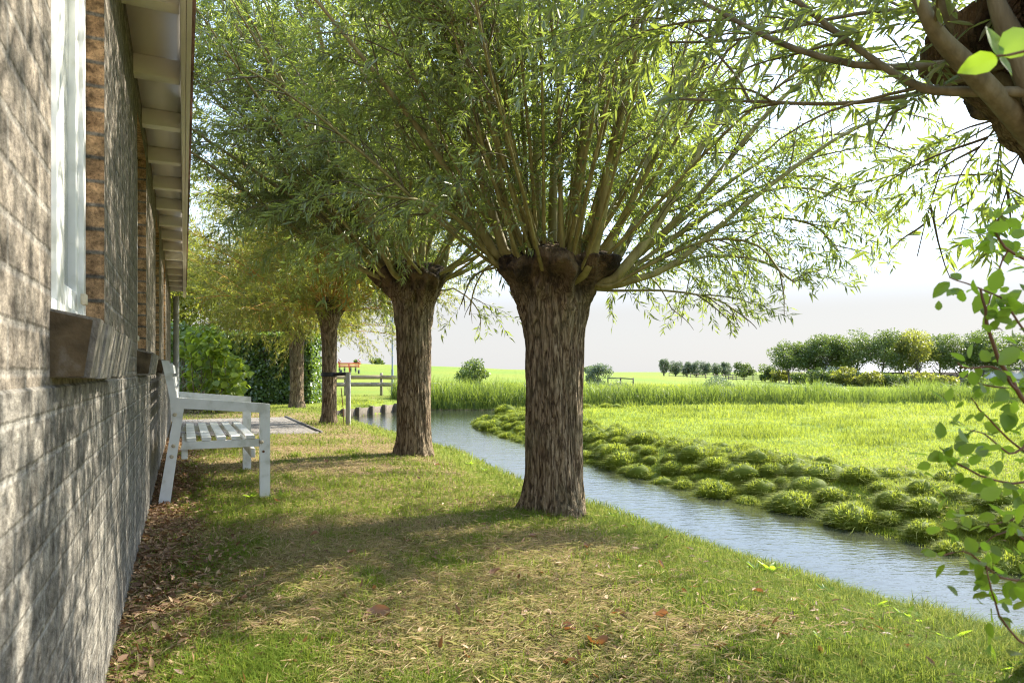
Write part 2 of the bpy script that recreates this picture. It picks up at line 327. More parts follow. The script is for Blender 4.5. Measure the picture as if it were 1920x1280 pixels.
# ------------------------------------------------------------------ terrain
def lx(Y,u0): return u0-.2266-.4805*Y
WP=np.array([(lx(-8,3.46),-8),(lx(3,3.46),3),(lx(6,3.46),6),(lx(8.5,3.88),8.5),(lx(13,3.87),13),(lx(16,3.95),16),(-4.9,18.6),
    (-4.55,19.3),(-3.85,22.4),(-3.1,23.4),(0,23.4),(10,23.5),(60,24.5),(60,21.9),(12,21.6),(4,21.2),(1.2,20.3),(-.3,18.8),(-1.1,17.2),(-1.0,16.2),
    (.235,12.06),(1.05,9.6),(1.7,7.8),(2.42,6.45),(3.05,4.9),(3.3,4.2),(lx(0,5.4),0),(lx(-8,5.4),-8)],float)
def water_d(x,y):
    x=np.asarray(x,float); y=np.asarray(y,float); best=np.full(x.shape,1e9); ins=np.zeros(x.shape,bool)
    n=len(WP)
    for i in range(n):
        a=WP[i]; b=WP[(i+1)%n]; e=b-a; wx=x-a[0]; wy=y-a[1]
        t=np.clip((wx*e[0]+wy*e[1])/(e@e),0,1); best=np.minimum(best,np.hypot(wx-t*e[0],wy-t*e[1]))
        c=((a[1]>y)!=(b[1]>y)); with_=np.where(c,(b[0]-a[0])*(y-a[1])/(b[1]-a[1]+1e-12)+a[0],-1e9)
        ins^=c&(x<with_)
    return np.where(ins,-best,best)
def fieldmask(x,y):
    u0=x+.2266+.4805*y
    return np.where(y<22.3, ss(u0,4.2,5.2), ss(x,-5,-1))
def gz(x,y):
    x=np.asarray(x,float); y=np.asarray(y,float)
    d=water_d(x,y); f=fieldmask(x,y)
    base=-.12*f
    base=base-.50*ss(y,27,62)*ss(x,0,26)
    dh=np.interp(x,[-200,-60,-25,-3,19,32,48],[2.4,2.4,2.15,1.42,.95,.25,0])
    base=base+dh*ss(y,40,86)
    base=base+(fbm(x*.9,y*.9,3)-.5)*(.03+.05*f)+(fbm(x*4,y*4,5)-.5)*(.018+.03*f)
    near=(1-ss(d,0,1.8))*f*(y<18)
    base=base+near*(fbm(x*2.2,y*2.2,9)-.45)*.16
    base=base-.09*(1-ss(d,.1,1.1))*(1-f)
    w=.20+.75*f*(y<21)
    k=ss(d,0,w)
    z=(-.43)*(1-k)+base*k
    return np.where(d<0,-.43+np.maximum(d*.6,-.5),z)
def axis(lo,hi,step,far_lo,far_hi):
    a=list(np.arange(lo,hi+1e-6,step)); s=step
    while a[-1]<far_hi: s*=1.22; a.append(a[-1]+s)
    s=step
    while a[0]>far_lo: s*=1.22; a.insert(0,a[0]-s)
    return np.array(a)
gx=axis(-7,6.5,.075,-2500,2500); gy=axis(-1,24.5,.085,-800,4500)
GX,GY=np.meshgrid(gx,gy); GZ=gz(GX,GY)
nx,ny=len(gx),len(gy)
V=np.stack([GX,GY,GZ],-1).reshape(-1,3)
i=np.arange(ny-1)[:,None]*nx+np.arange(nx-1)[None]
F=np.stack([i,i+1,i+nx+1,i+nx],-1).reshape(-1,4)
gd=water_d(GX,GY); gf=fieldmask(GX,GY)
u_w=(GX+.2266+.4805*GY)*.9013
greenlawn=np.maximum(ss(GY,13,19),1-ss(gd,.3,.9))*.65
gt=np.where(gd<.04,0.,np.maximum(.25+gf*.75,.25+greenlawn))
MB().add(V,F,gt.ravel()).build('ground',M['ground'],smooth=True)['kind']='structure'
wv=[(-9,-9,-.4),(70,-9,-.4),(70,27,-.4),(-9,27,-.4)]
MB().add(wv,[[0,1,2,3]]).build('water',M['water'])['kind']='structure'

# ------------------------------------------------------------------ leaf / blade instancing
T_WILLOW=(np.array([(0,0,0),(.42,.5,.05),(1,0,-.05),(.42,-.5,.05)]),np.array([(0,2,1),(0,3,2)]))
T_LENS=(np.array([(0,0,0),(.25,.42,.04),(.6,.42,.02),(1,0,-.08),(.6,-.42,.02),(.25,-.42,.04)]),np.array([(0,3,2),(0,2,1),(0,5,4),(0,4,3)]))
T_OVAL=(np.array([(0,0,0),(.12,.30,.03),(.35,.5,.06),(.65,.42,.04),(.88,.18,-.02),(1,0,-.08),(.88,-.18,-.02),(.65,-.42,.04),(.35,-.5,.06),(.12,-.30,.03),(.5,0,-.02)]),
        np.array([(10,k+1,k) for k in range(9)]+[(10,0,9)]))
def place(mb,tpl,pos,dirv,up,L,Wd,tint,mat=0):
    tv,tf=tpl; d=nrm(dirv); s=nrm(np.cross(up,d)); n=np.cross(d,s); k=len(tv); m=len(pos)
    L=np.broadcast_to(np.asarray(L,float),(m,)); Wd=np.broadcast_to(np.asarray(Wd,float),(m,))
    V=(pos[:,None]+(tv[None,:,0]*L[:,None])[...,None]*d[:,None]+(tv[None,:,1]*Wd[:,None])[...,None]*s[:,None]+(tv[None,:,2]*L[:,None])[...,None]*n[:,None])
    F=(np.arange(m)[:,None,None]*k+tf[None]).reshape(-1,3)
    mb.add(V.reshape(-1,3),F,np.repeat(np.broadcast_to(np.asarray(tint,float),(m,)),k),mat)
def randu(n): return nrm(rng.normal(size=(n,3)))
def blades(mb,x,y,z,h,w,tint,lean=.5,bend=.6,az=None):
    n=len(x); a=rng.uniform(0,2*math.pi,n) if az is None else az
    ln=np.abs(rng.normal(0,lean,n)); o=np.stack([np.cos(a),np.sin(a),np.zeros(n)],-1); sd=np.stack([-np.sin(a),np.cos(a),np.zeros(n)],-1)
    # face spread: turn the flat side at random
    r=rng.uniform(-1.2,1.2,n); sd=nrm(sd*np.cos(r)[:,None]+o*np.sin(r)[:,None])
    P=np.stack([x,y,z],-1); h=np.asarray(h); w=np.asarray(w)
    mid=P+o*(ln*h*.45)[:,None]; mid[:,2]+=h*.58/np.sqrt(1+ln**2*.5)
    tip=P+o*(ln*h*(1.0+bend))[:,None]; tip[:,2]+=h*(1-.25*bend)/np.sqrt(1+ln**2)
    hw=(w*.5)[:,None]
    V=np.stack([P-sd*hw,P+sd*hw,mid+sd*hw*.8,mid-sd*hw*.8,tip],1).reshape(-1,3)
    b=np.arange(n)[:,None]*5
    mb.add(V,b+np.array([[0,1,2,3]]),np.repeat(tint,5))
    mb.F[-1]=mb.F[-1]  # quads
    off=mb.n-len(V)
    mb.F.append(b+np.array([[3,2,4]])+off); mb.M.append(np.zeros(n,dtype=np.int32))

# ------------------------------------------------------------------ house
def uvmesh(name,quads,mats,parent):
    """quads: list of (4 points (s,u,z), uv list, mat)"""
    V=[];F=[];U=[];Ms=[]
    for pts,uv,mi in quads:
        b=len(V); V+= [tuple(p) for p in hf(np.array(pts,float))]; F.append([b,b+1,b+2,b+3]); U+=uv; Ms.append(mi)
    me=bpy.data.meshes.new(name); me.from_pydata(V,[],F); l=me.uv_layers.new(name='UVMap')
    l.data.foreach_set('uv',np.array(U,np.float32).ravel()); me.polygons.foreach_set('material_index',Ms); me.update()
    return link(name,me,mats,parent)
house=empty('brick_house',(0,0,0),label='long low brick house with white eaves, its weathered wall running along the lawn',cat='house')
wins=[(1.43,2.32),(3.88,4.76),(6.33,7.21),(8.78,9.66)]
S0,S1=-3.0,13.3; ZT=2.37; UW=-.006; ZW0,ZW1=1.0,2.2; ZP=.872
q=[]
def wq(s0,s1,z0,z1,u=UW): q.append(([(s0,u,z0),(s1,u,z0),(s1,u,z1),(s0,u,z1)],[(s0,z0),(s1,z0),(s1,z1),(s0,z1)],0))
ed=[S0]+[e for w in wins for e in w]+[S1]
for k in range(0,len(ed),2): wq(ed[k],ed[k+1],ZP,ZT+.25)
for a,b in wins:
    wq(a,b,ZP,ZW0); wq(a,b,ZW1,ZT+.25)
    for s,sg in ((a,1),(b,-1)):
        q.append(([(s,UW,ZW0),(s,UW-.16,ZW0),(s,UW-.16,ZW1),(s,UW,ZW1)],[(.02,ZW0),(.18,ZW0),(.18,ZW1),(.02,ZW1)],1))
    q.append(([(a,UW,ZW1),(b,UW,ZW1),(b,UW-.16,ZW1),(a,UW-.16,ZW1)],[(a,.02),(b,.02),(b,.18),(a,.18)],1))
    q.append(([(a,UW,ZW0),(b,UW,ZW0),(b,UW-.16,ZW0),(a,UW-.16,ZW0)],[(a,.02),(b,.02),(b,.18),(a,.18)],1))
# gable ends and back
q.append(([(S1,UW,0-.2),(S1,-6,-.2),(S1,-6,ZT+.25),(S1,UW,ZT+.25)],[(0,0),(6,0),(6,2.6),(0,2.6)],0))
q.append(([(S0,UW,0-.2),(S0,-6,-.2),(S0,-6,ZT+.25),(S0,UW,ZT+.25)],[(0,0),(6,0),(6,2.6),(0,2.6)],0))
q.append(([(S0,-6,-.2),(S1,-6,-.2),(S1,-6,ZT+.25),(S0,-6,ZT+.25)],[(0,0),(16,0),(16,2.6),(0,2.6)],0))
q.append(([(S1+.001,UW,2.6),(S1+.001,-6,2.6),(S1+.001,-3.05,5.2),(S1+.001,-2.95,5.2)],[(0,0),(6,0),(3,2.6),(3,2.6)],0))
uvmesh('wall',q,[M['brick'],M['reveal']],house)
q=[([(S0,0,-.25),(S1,0,-.25),(S1,0,ZP),(S0,0,ZP)],[(S0,-.25),(S1,-.25),(S1,ZP),(S0,ZP)],0),
   ([(S0,0,ZP),(S1,0,ZP),(S1,UW-.01,ZP+.012),(S0,UW-.01,ZP+.012)],[(S0,ZP),(S1,ZP),(S1,ZP+.02),(S0,ZP+.02)],0),
   ([(S1,0,-.25),(S1,-6,-.25),(S1,-6,ZP),(S1,0,ZP)],[(0,-.25),(6,-.25),(6,ZP),(0,ZP)],0)]
uvmesh('plinth',q,[M['plinth']],house)
for a,b in wins:
    # window: frame with a centre mullion, two casements, panes, sill
    uf=UW-.046; fr=MB()
    for s0,s1 in ((a+.002,a+.05),(b-.05,b-.002)): fr.box(s0,s1,uf-.06,uf,ZW0+.03,ZW1-.002,hf)
    mid=(a+b)/2; fr.box(mid-.05,mid+.05,uf-.06,uf,ZW0+.05,ZW1-.05,hf)
    fr.box(a+.05,b-.05,uf-.06,uf+.001,ZW1-.05,ZW1-.002,hf); fr.box(a+.05,b-.05,uf-.06,uf+.001,ZW0+.03,ZW0+.06,hf)
    w=fr.build('window',M['white'],house); bevel(w,.003)
    for s0,s1 in ((a+.05,mid-.05),(mid+.05,b-.05)):
        sb=MB(); z0=ZW0+.06; z1=ZW1-.05; us=uf-.012
        sb.box(s0,s0+.045,us-.04,us,z0,z1,hf); sb.box(s1-.045,s1,us-.04,us,z0,z1,hf)
        sb.box(s0+.045,s1-.045,us-.04,us,z0,z0+.06,hf); sb.box(s0+.045,s1-.045,us-.04,us,z1-.045,z1,hf)
        bevel(sb.build('sash',M['white'],w),.003)
        MB().box(s0+.045,s1-.045,us-.026,us-.02,z0+.06,z1-.045,hf).build('pane',M['pane'],w)
    kb=MB().box(b-.12,b-.085,uf,uf+.014,ZW0+.085,ZW0+.115,hf).build('catch',M['bolt'],w); bevel(kb,.003)
    pr=[(-.09,1.028),(.066,.995),(.050,.887),(-.09,.887)]; aa,bb=a-.012,b+.012; nb_=14; st_=(bb-aa)/nb_
    sl_=MB(); sl_.prism([(-.085,1.020),(.060,.989),(.045,.892),(-.085,.892)],aa+.006,bb-.006,hf,.15)
    for k in range(nb_):
        j=rng.normal(0,.0022,3); sl_.prism([(-.088,1.028+j[0]),(.066+j[1],.995+j[0]),(.050+j[1],.887+j[2]),(-.088,.887+j[2])],aa+k*st_+.0035,aa+(k+1)*st_-.0035,hf,rng.uniform(.35,1))
    so_=sl_.build('sill',M['sillbrick'],w); bevel(so_,.003)
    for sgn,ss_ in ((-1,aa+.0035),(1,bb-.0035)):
        MB().prism([(-.08,1.022),(.058,.992),(.044,.892),(-.08,.892)],ss_+sgn*.001,ss_+sgn*.0045,hf).build('end_face',M['darkbrown'],w)  # thin dark brown face laid over each end of the sill
# eaves
MB().box(S0,S1+.5,-.02,.19,ZT,ZT+.02,hf).build('soffit',M['cream'],house)
for k in range(-6,14):
    s=3.585+.722*k
    if S0<s<S1+.4: bevel(MB().box(s,s+.075,-.012,.188,ZT-.092,ZT-.002,hf).build('rafter',M['cream'],house),.003)
bevel(MB().box(S0,S1+.5,.19,.212,ZT-.115,ZT+.12,hf).build('fascia',M['cream'],house),.003)
g=MB(); a_=np.linspace(0,math.pi,9)
pr=[(.2135+.045-.045*math.cos(t)*.55-.020,ZT-.03-.085*math.sin(t)) for t in a_]
pr=[(.2135,ZT+.03),(.2135,ZT-.118),(.232,ZT-.118),(.2345,ZT+.03)]
bevel(g.prism(pr,S0,S1+.52,hf).build('gutter',M['cream'],house),.006)
P=hf(np.array([(13.05,.085,z) for z in (2.2,1.2,.2,-.1)])); MB().tube(P,.047,14).build('downpipe',M['zinc'],house,smooth=True)
for z in (1.75,.75): MB().tube(hf(np.array([(13.05,.085,z),(13.05,.085,z+.03)])),.054,14).build('pipe_clip',M['zinc'],house)
rf=MB(); rf.prism([(.25,ZT+.07),(.25,ZT+.13),(-3,5.3),(-6.25,ZT+.13),(-6.25,ZT+.07),(-3,5.22)],S0,S1+.5,hf); rf.build('roof',surf('roof tiles',[(.3,(.10,.055,.04)),(.7,(.18,.10,.07))],nscale=6,rough=.8),house)

# patio
q=[([(10.35,.02,.012),(14.1,.02,.012),(14.1,2.0,.012),(10.35,2.0,.012)],[(0,0),(3.75,0),(3.75,2),(0,2)],0)]
me_=uvmesh('patio',q,[M['paver']],None); me_['kind']='structure'
kb=MB().box(10.3,14.15,2.0,2.05,-.05,.03,hf).box(10.3,10.349,.02,1.999,-.05,.022,hf).build('kerb',surf('edging',[(.3,(.09,.08,.07)),(.7,(.16,.14,.12))],nscale=9),None); kb['kind']='structure'

# ------------------------------------------------------------------ bench
bn=empty('garden_bench',tuple(hf(np.array([6.0,.4,0.]))),label='white painted slatted garden bench standing with its back against the brick wall',cat='bench')
bo=hf(np.array([6.0,.4,0.]))
def bf(V): return hf(V)-bo
B0=5.2; B1=6.8; TH=.05
def pz(px,py): return pix_uz(px,py,B0)
for s in (B0,B1-TH):
    z0=0.0 if s==B0 else 0.
    fl=[pz(487,757),pz(506.5,757.5)]
    fl=[(pz(487,770)[0],0.0),(pz(506.5,770)[0],0.0),(pz(506.5,757)[0],pz(506.5,757)[1]-.0),(pz(487,770)[0],pz(487,772)[1])]
    lg=MB().prism(fl,s,s+TH,bf).build('leg',M['white'],bn); bevel(lg)
    bl=[pz(296,954),pz(319,954),pz(345,765),pz(331,746)]
    bl=[(bl[0][0],0.0),(bl[1][0],0.0),bl[2],bl[3]]
    lg2=MB().prism(bl,s,s+TH,bf).build('leg',M['white'],bn); bevel(lg2)
    ar=[pz(331,745),pz(345,766),pz(487,773),pz(506.5,757)]
    o=MB().prism(ar,s-.0015,s+TH+.0015,bf).build('armrest',M['white'],bn); bevel(o)
    bp=[pz(321,790),pz(336,790),pz(333,748),pz(317,676),pz(302.5,675),pz(319,750)]
    o=MB().prism(bp,s+.004,s+TH-.004,bf).build('back_post',M['white'],bn); bevel(o)
    rl=[pz(338,843),pz(486,836.5),pz(486,823),pz(343,829)]
    o=MB().prism(rl,s+.006,s+TH-.006,bf).build('seat_rail',M['white'],bn); bevel(o)
    if s==B0:
        for px,py in ((328,777),(325.5,835.5),(322,855.5),(490.5,828)):
            u,z=pz(px,py); c=np.array([(s-.012,u,z),(s-.006,u,z),(s+.002,u,z)])
            MB().tube(bf(c),[.008,.013,.014],12).build('bolt',M['bolt'],lg if px>400 else lg2,smooth=True)
        u,z=pz(494,846); MB().tube(bf(np.array([(s-.0022,u,z),(s+.002,u,z)])),.009,12).build('bolt_hole',M['rust'],lg)
st=MB()
ra=pz(347,828); rb=pz(486,822)
for k in range(5):
    f0=(k+.1)/5; f1=(k+.72)/5
    u0=ra[0]+(rb[0]-ra[0])*f0; u1=ra[0]+(rb[0]-ra[0])*f1; z0=ra[1]+(rb[1]-ra[1])*f0; z1=ra[1]+(rb[1]-ra[1])*f1
    st.prism([(u0,z0),(u1,z1),(u1,z1+.022),(u0,z0+.022)],B0+.012,B1-.012,bf)
bevel(st.build('seat',M['white'],bn),.003)
st=MB(); ba=pz(331,775); bb=pz(316,678)
for k in range(4):
    f0=(k+.05)/4; f1=(k+.75)/4
    u0=ba[0]+(bb[0]-ba[0])*f0; u1=ba[0]+(bb[0]-ba[0])*f1; z0=ba[1]+(bb[1]-ba[1])*f0; z1=ba[1]+(bb[1]-ba[1])*f1
    st.prism([(u0+.002,z0),(u1+.002,z1),(u1+.022,z1+.004),(u0+.022,z0+.004)],B0+.008,B1-.008,bf)
bevel(st.build('backrest',M['white'],bn),.003)
bm_=MB(); u,z=pz(480,840); bm_.box(B0+TH,B1-TH,u-.03,u,z-.07,z-.005,bf); u,z=pz(346,846); bm_.box(B0+TH,B1-TH,u-.02,u+.02,z-.06,z-.005,bf)
bevel(bm_.build('cross_rail',M['white'],bn))

# ------------------------------------------------------------------ pollard willows
def trunk_mesh(r0,hz,seed,na=150,nz=190,headR=.42,lean=(0,0)):
    zs=np.concatenate([np.linspace(-.15,hz*.72,int(nz*.55)),np.linspace(hz*.72,hz+.07,int(nz*.38))[1:]])
    prof_z=np.array([-.15,0,.10,.3,.8,1.15,1.38,1.52,1.62,1.68,1.74])/1.68*hz
    prof_r=np.array([r0*1.22,r0*1.12,r0*1.03,r0*.98,r0*.96,r0*1.01,r0*1.20,headR*.70,headR*.93,headR*.95,headR*.60])
    r=np.interp(zs,prof_z,prof_r)
    a=np.arange(na)/na*2*math.pi
    ca,sa=np.cos(a),np.sin(a)
    hd=ss(zs/hz,.70,.92)
    # gnarled head: lobes; furrows below
    A=np.broadcast_to(a[None],(len(zs),na)); Z=np.broadcast_to(zs[:,None],A.shape)
    lob=(noise2(ca[None]*1.7+5+0*Z,sa[None]*1.7+5+Z*2.2,seed)-.5)*.34+(noise2(ca[None]*9+2+0*Z,sa[None]*9+Z*16,seed+4)-.5)*.22+(noise2(ca[None]*4+9+0*Z,sa[None]*4+Z*7,seed+3)-.5)*.42
    body=(noise2(ca[None]*1.1+3+0*Z,sa[None]*1.1+3+Z*.8,seed+5)-.5)*.10
    fx=ca[None]*r[:,None]; fy=sa[None]*r[:,None]
    fur=np.abs(noise2(fx*36+seed,fy*36+Z*4.0,seed+7)-.5)*2+.5*np.abs(noise2(fx*80+seed,fy*80+Z*9.0,seed+8)-.5)*2
    rr=r[:,None]*(1+body*(1-hd[:,None])+lob*hd[:,None])+(fur-.45)*.020*(1-.55*hd[:,None])*r0/.2
    root=ss(.25-zs,0,.3)[:,None]*np.clip(noise2(ca[None]*2.1+0*Z,sa[None]*2.1+0*Z,seed+11)-.35,0,1)*.10*r0/.2
    rr=rr+root
    lz=np.clip(zs/hz,0,1)
    V=np.stack([rr*ca[None]+lean[0]*lz[:,None],rr*sa[None]+lean[1]*lz[:,None],Z+hd[:,None]*(noise2(ca[None]*3+0*Z,sa[None]*3+0*Z,seed+20)-.5)*.10],-1)
    n=len(zs); top=np.array([[lean[0],lean[1],hz+.06]])
    mb=MB(); VV=np.vstack([V.reshape(-1,3),top]); i=np.arange(n-1)[:,None]*na; k=np.arange(na)[None]; k2=(k+1)%na
    F=np.stack([i+k,i+k2,i+na+k2,i+na+k],-1).reshape(-1,4)
    ht=ss(zs/hz,.80,.97)
    t=np.concatenate([np.repeat(ht,na),[1.]])
    mb.add(VV,F,t); b=(n-1)*na
    mb.F.append(np.array([[b+q_,b+(q_+1)%na,n*na] for q_ in range(na)])); mb.M.append(np.zeros(na,dtype=np.int32))
    return mb
def rod_path(p0,d0,L,n=13,up=.03,droop=.05,wob=.05):
    P=[p0]; d=nrm(d0); st=L/(n-1)
    for k in range(n-1):
        t=k/(n-1)
        d=nrm(d+np.array([0,0,up*(1-t)*1.5-droop*t*1.6])+rng.normal(0,wob,3)*.5)
        P.append(P[-1]+d*st)
    return np.array(P)
def resample(P,n):
    P=np.asarray(P,float)
    # Catmull-Rom through the given points
    Q=np.vstack([2*P[0]-P[1],P,2*P[-1]-P[-2]]); out=[]; m=len(P)-1
    for t in np.linspace(0,m,n):
        k=min(int(t),m-1); f=t-k; a,b,c,d=Q[k],Q[k+1],Q[k+2],Q[k+3]
        out.append(.5*((2*b)+(-a+c)*f+(2*a-5*b+4*c-d)*f*f+(-a+3*b-3*c+d)*f**3))
    return np.array(out)
def pollard(name,base,hz,r0,headR,seed,label,rods,n_rand,Lr,rod_r,leafmat_,rodmat,twigmat,shoots=8,twigs=7,leafL=(.055,.095),leafW=.15,
            lens=False,leaf0=.22,tiltmax=84,spacing=.018,shape_keep=None,na=150,nz=190,twl=(.22,.5),hang=.35,lowcut=.0,clumpk=.36,sink=.55,group='pollard willows along the ditch'):
    base=np.asarray(base,float); root=empty(name,tuple(base),label=label,cat='tree',group=group)
    trunk_mesh(r0,hz,seed,na,nz,headR).build('trunk',M['bark'],root,smooth=True)
    paths=[]
    for P,r in rods:
        P=np.asarray(P,float)-base
        if sink==0:
            t0_=nrm(P[1]-P[0]); paths.append((np.vstack([P[0]-t0_*.38,P[0]-t0_*.18,P]),r)); continue
        c0=np.array([P[0][0]*sink,P[0][1]*sink,min(max(P[0][2]-.07,.9*hz),hz-.03)])
        paths.append((np.vstack([c0,(c0*.35+P[0]*.65)-np.array([0,0,.015]),P]),r))
    for k in range(n_rand):
        a=rng.uniform(0,2*math.pi); q_=math.sqrt(rng.uniform(.02,1)); tilt=R_(6+(tiltmax-6)*q_**1.5+rng.normal(0,6))
        p0=np.array([math.cos(a)*headR*.74*q_,math.sin(a)*headR*.74*q_,hz-.04-.08*q_**3])
        aa=a+rng.normal(0,.25)
        d=np.array([math.sin(tilt)*math.cos(aa),math.sin(tilt)*math.sin(aa),math.cos(tilt)])
        L=Lr*rng.uniform(.65,1.1)*(1-.22*(q_>.85)); r=rod_r*rng.choice([.35,.45,.6,.8,1.15],p=[.3,.27,.23,.15,.05])
        low=tilt>R_(62)
        if low and rng.uniform()<lowcut: continue
        Pq=rod_path(p0,d,L,up=.05 if not low else .07,droop=.02 if not low else .08)
        wq_=Pq[-1]+base
        if (wq_[0]+.2266+.4805*wq_[1])*.9013<.35 and wq_[2]<2.8: continue
        paths.append((Pq,r))
    TP=[];TD=[];TL=[]
    crown=MB()
    for P,r in paths:
        n=len(P); t=np.linspace(0,1,n); rad=r*(1-.80*t)+min(.003,r*.5); rad[0]*=1.25
        o=MB(); o.tube(P,rad,9 if r>.02 else 6); o.build('branch',rodmat,root,smooth=True)
        L=np.linalg.norm(np.diff(P,axis=0),axis=1).sum(); T=nrm(np.gradient(P,axis=0))
        ns=max(3,int(shoots*L/3*rng.uniform(.8,1.2)))
        for k in range(ns):
            tt=leaf0+(1-leaf0)*rng.uniform(0,1)**.85; i_=min(int(tt*(n-1)),n-2); f=tt*(n-1)-i_
            p=P[i_]*(1-f)+P[i_+1]*f; tg=T[i_]
            sd=nrm(np.cross(tg,randu(1)[0])); ang=rng.uniform(.35,1.0)
            d=nrm(tg*math.cos(ang)+sd*math.sin(ang)); SL=rng.uniform(.35,1.05)*(1.15-.55*tt)*min(1,L/2.5)
            SP=rod_path(p,d,SL,n=7,up=.0,droop=hang*.35,wob=.12)
            crown.tube(SP,np.linspace(.0055,.002,7),4,cap=False)
            ST=nrm(np.gradient(SP,axis=0)); nt_=max(2,int(twigs*SL/.7*rng.uniform(.7,1.3)))
            for m in range(nt_):
                j=min(int(rng.uniform(.1,1)*6),5); g_=rng.uniform(); pp=SP[j]*(1-g_)+SP[j+1]*g_
                TP.append(pp); TD.append(nrm(ST[j]+.75*randu(1)[0]-np.array([0,0,.25*hang]))); TL.append(rng.uniform(*twl))
            TP.append(SP[-1]); TD.append(ST[-1]); TL.append(rng.uniform(*twl))
        # leaves straight on the rod's outer part
        for k in range(int(6*L)):
            i_=rng.integers(int(n*max(.15,leaf0*.6)),n-1); g_=rng.uniform()
            TP.append(P[i_]*(1-g_)+P[i_+1]*g_); TD.append(nrm(T[i_]*.6+randu(1)[0])); TL.append(rng.uniform(*twl)*.7)
    TP=np.array(TP);TD=np.array(TD);TL=np.array(TL); nT=len(TP)
    wp=TP+TD*TL[:,None]*.8+base; k=(wp[:,0]+.2266+.4805*wp[:,1])*.9013>.42; k|=wp[:,2]>2.8; cn=fbm(wp[:,0]*1.5+wp[:,2]*.9+seed,wp[:,1]*1.5-wp[:,2]*.9,seed,2); k&=rng.uniform(0,1,nT)<ss(cn,clumpk-.09,clumpk+.07)*.93+.07; TP,TD,TL=TP[k],TD[k],TL[k]; nT=len(TP)
    if shape_keep is not None:
        k=shape_keep(TP+TD*TL[:,None]+base-np.array([0,0,1.])*(TL**2*hang*1.3)[:,None]); TP,TD,TL=TP[k],TD[k],TL[k]; nT=len(TP)
    grav=np.array([0,0,-1.])*hang
    def tw(i,l): return TP[i]+TD[i]*l[:,None]+grav*(l**2)[:,None]*1.3
    # twig strands
    ii=np.arange(nT); a0=TP; a1=tw(ii,TL*.5); a2=tw(ii,TL); wv_=randu(nT)*.0016; w2=randu(nT)*.0016
    Vt=np.stack([a0-wv_,a0+wv_,a0+w2,a1-wv_,a1+wv_,a1+w2,a2,a2+1e-4,a2+w2*.3],1).reshape(-1,3)
    tfm=np.array([[0,1,4,3],[1,2,5,4],[2,0,3,5],[3,4,7,6],[4,5,8,7],[5,3,6,8]])
    crown.add(Vt,(np.arange(nT)[:,None,None]*9+tfm[None]).reshape(-1,4),.5,0)
    cnt=np.maximum(3,(TL/spacing).astype(int)); idx=np.repeat(np.arange(nT),cnt)
    l=rng.uniform(.06,1.0,len(idx))*TL[idx]; pos=tw(idx,l); tang=nrm(TD[idx]+grav*2.6*l[:,None])
    rd=randu(len(idx)); d=nrm(tang*.75+nrm(rd-(rd*tang).sum(1)[:,None]*tang)*.8+np.array([0,0,-.22]))
    up=nrm(np.array([0,0,1.])+.9*randu(len(idx)))
    clump=np.repeat(rng.normal(0,.12,nT),cnt)
    tint=np.clip(.45+clump+rng.normal(0,.16,len(idx)),0,1)
    LL=rng.uniform(*leafL,len(idx)); 
    leaf=MB(); place(leaf,T_LENS if lens else T_WILLOW,pos,d,up,LL,LL*leafW*rng.uniform(.85,1.25,len(idx)),tint)
    # twigs + leaves are the crown
    for Vv,Ff,Tt,Mm in zip(leaf.V,leaf.F,leaf.T,leaf.M): crown.add(Vv,Ff,Tt,1)
    crown.build('crown',[twigmat,leafmat_],root)
    print(name,'twigs',nT,'leaves',len(idx)); return root
def rods_px(spec,Y,Ytip=None):
    out=[]
    for pts,r,*dy in spec:
        dY=dy[0] if dy else 0; sp=dy[1] if len(dy)>1 else 0
        m=len(pts); Pp=[at(px,py,Y+dY+sp*k/(m-1)) for k,(px,py) in enumerate(pts)]
        out.append((resample(Pp,13),r))
    return out
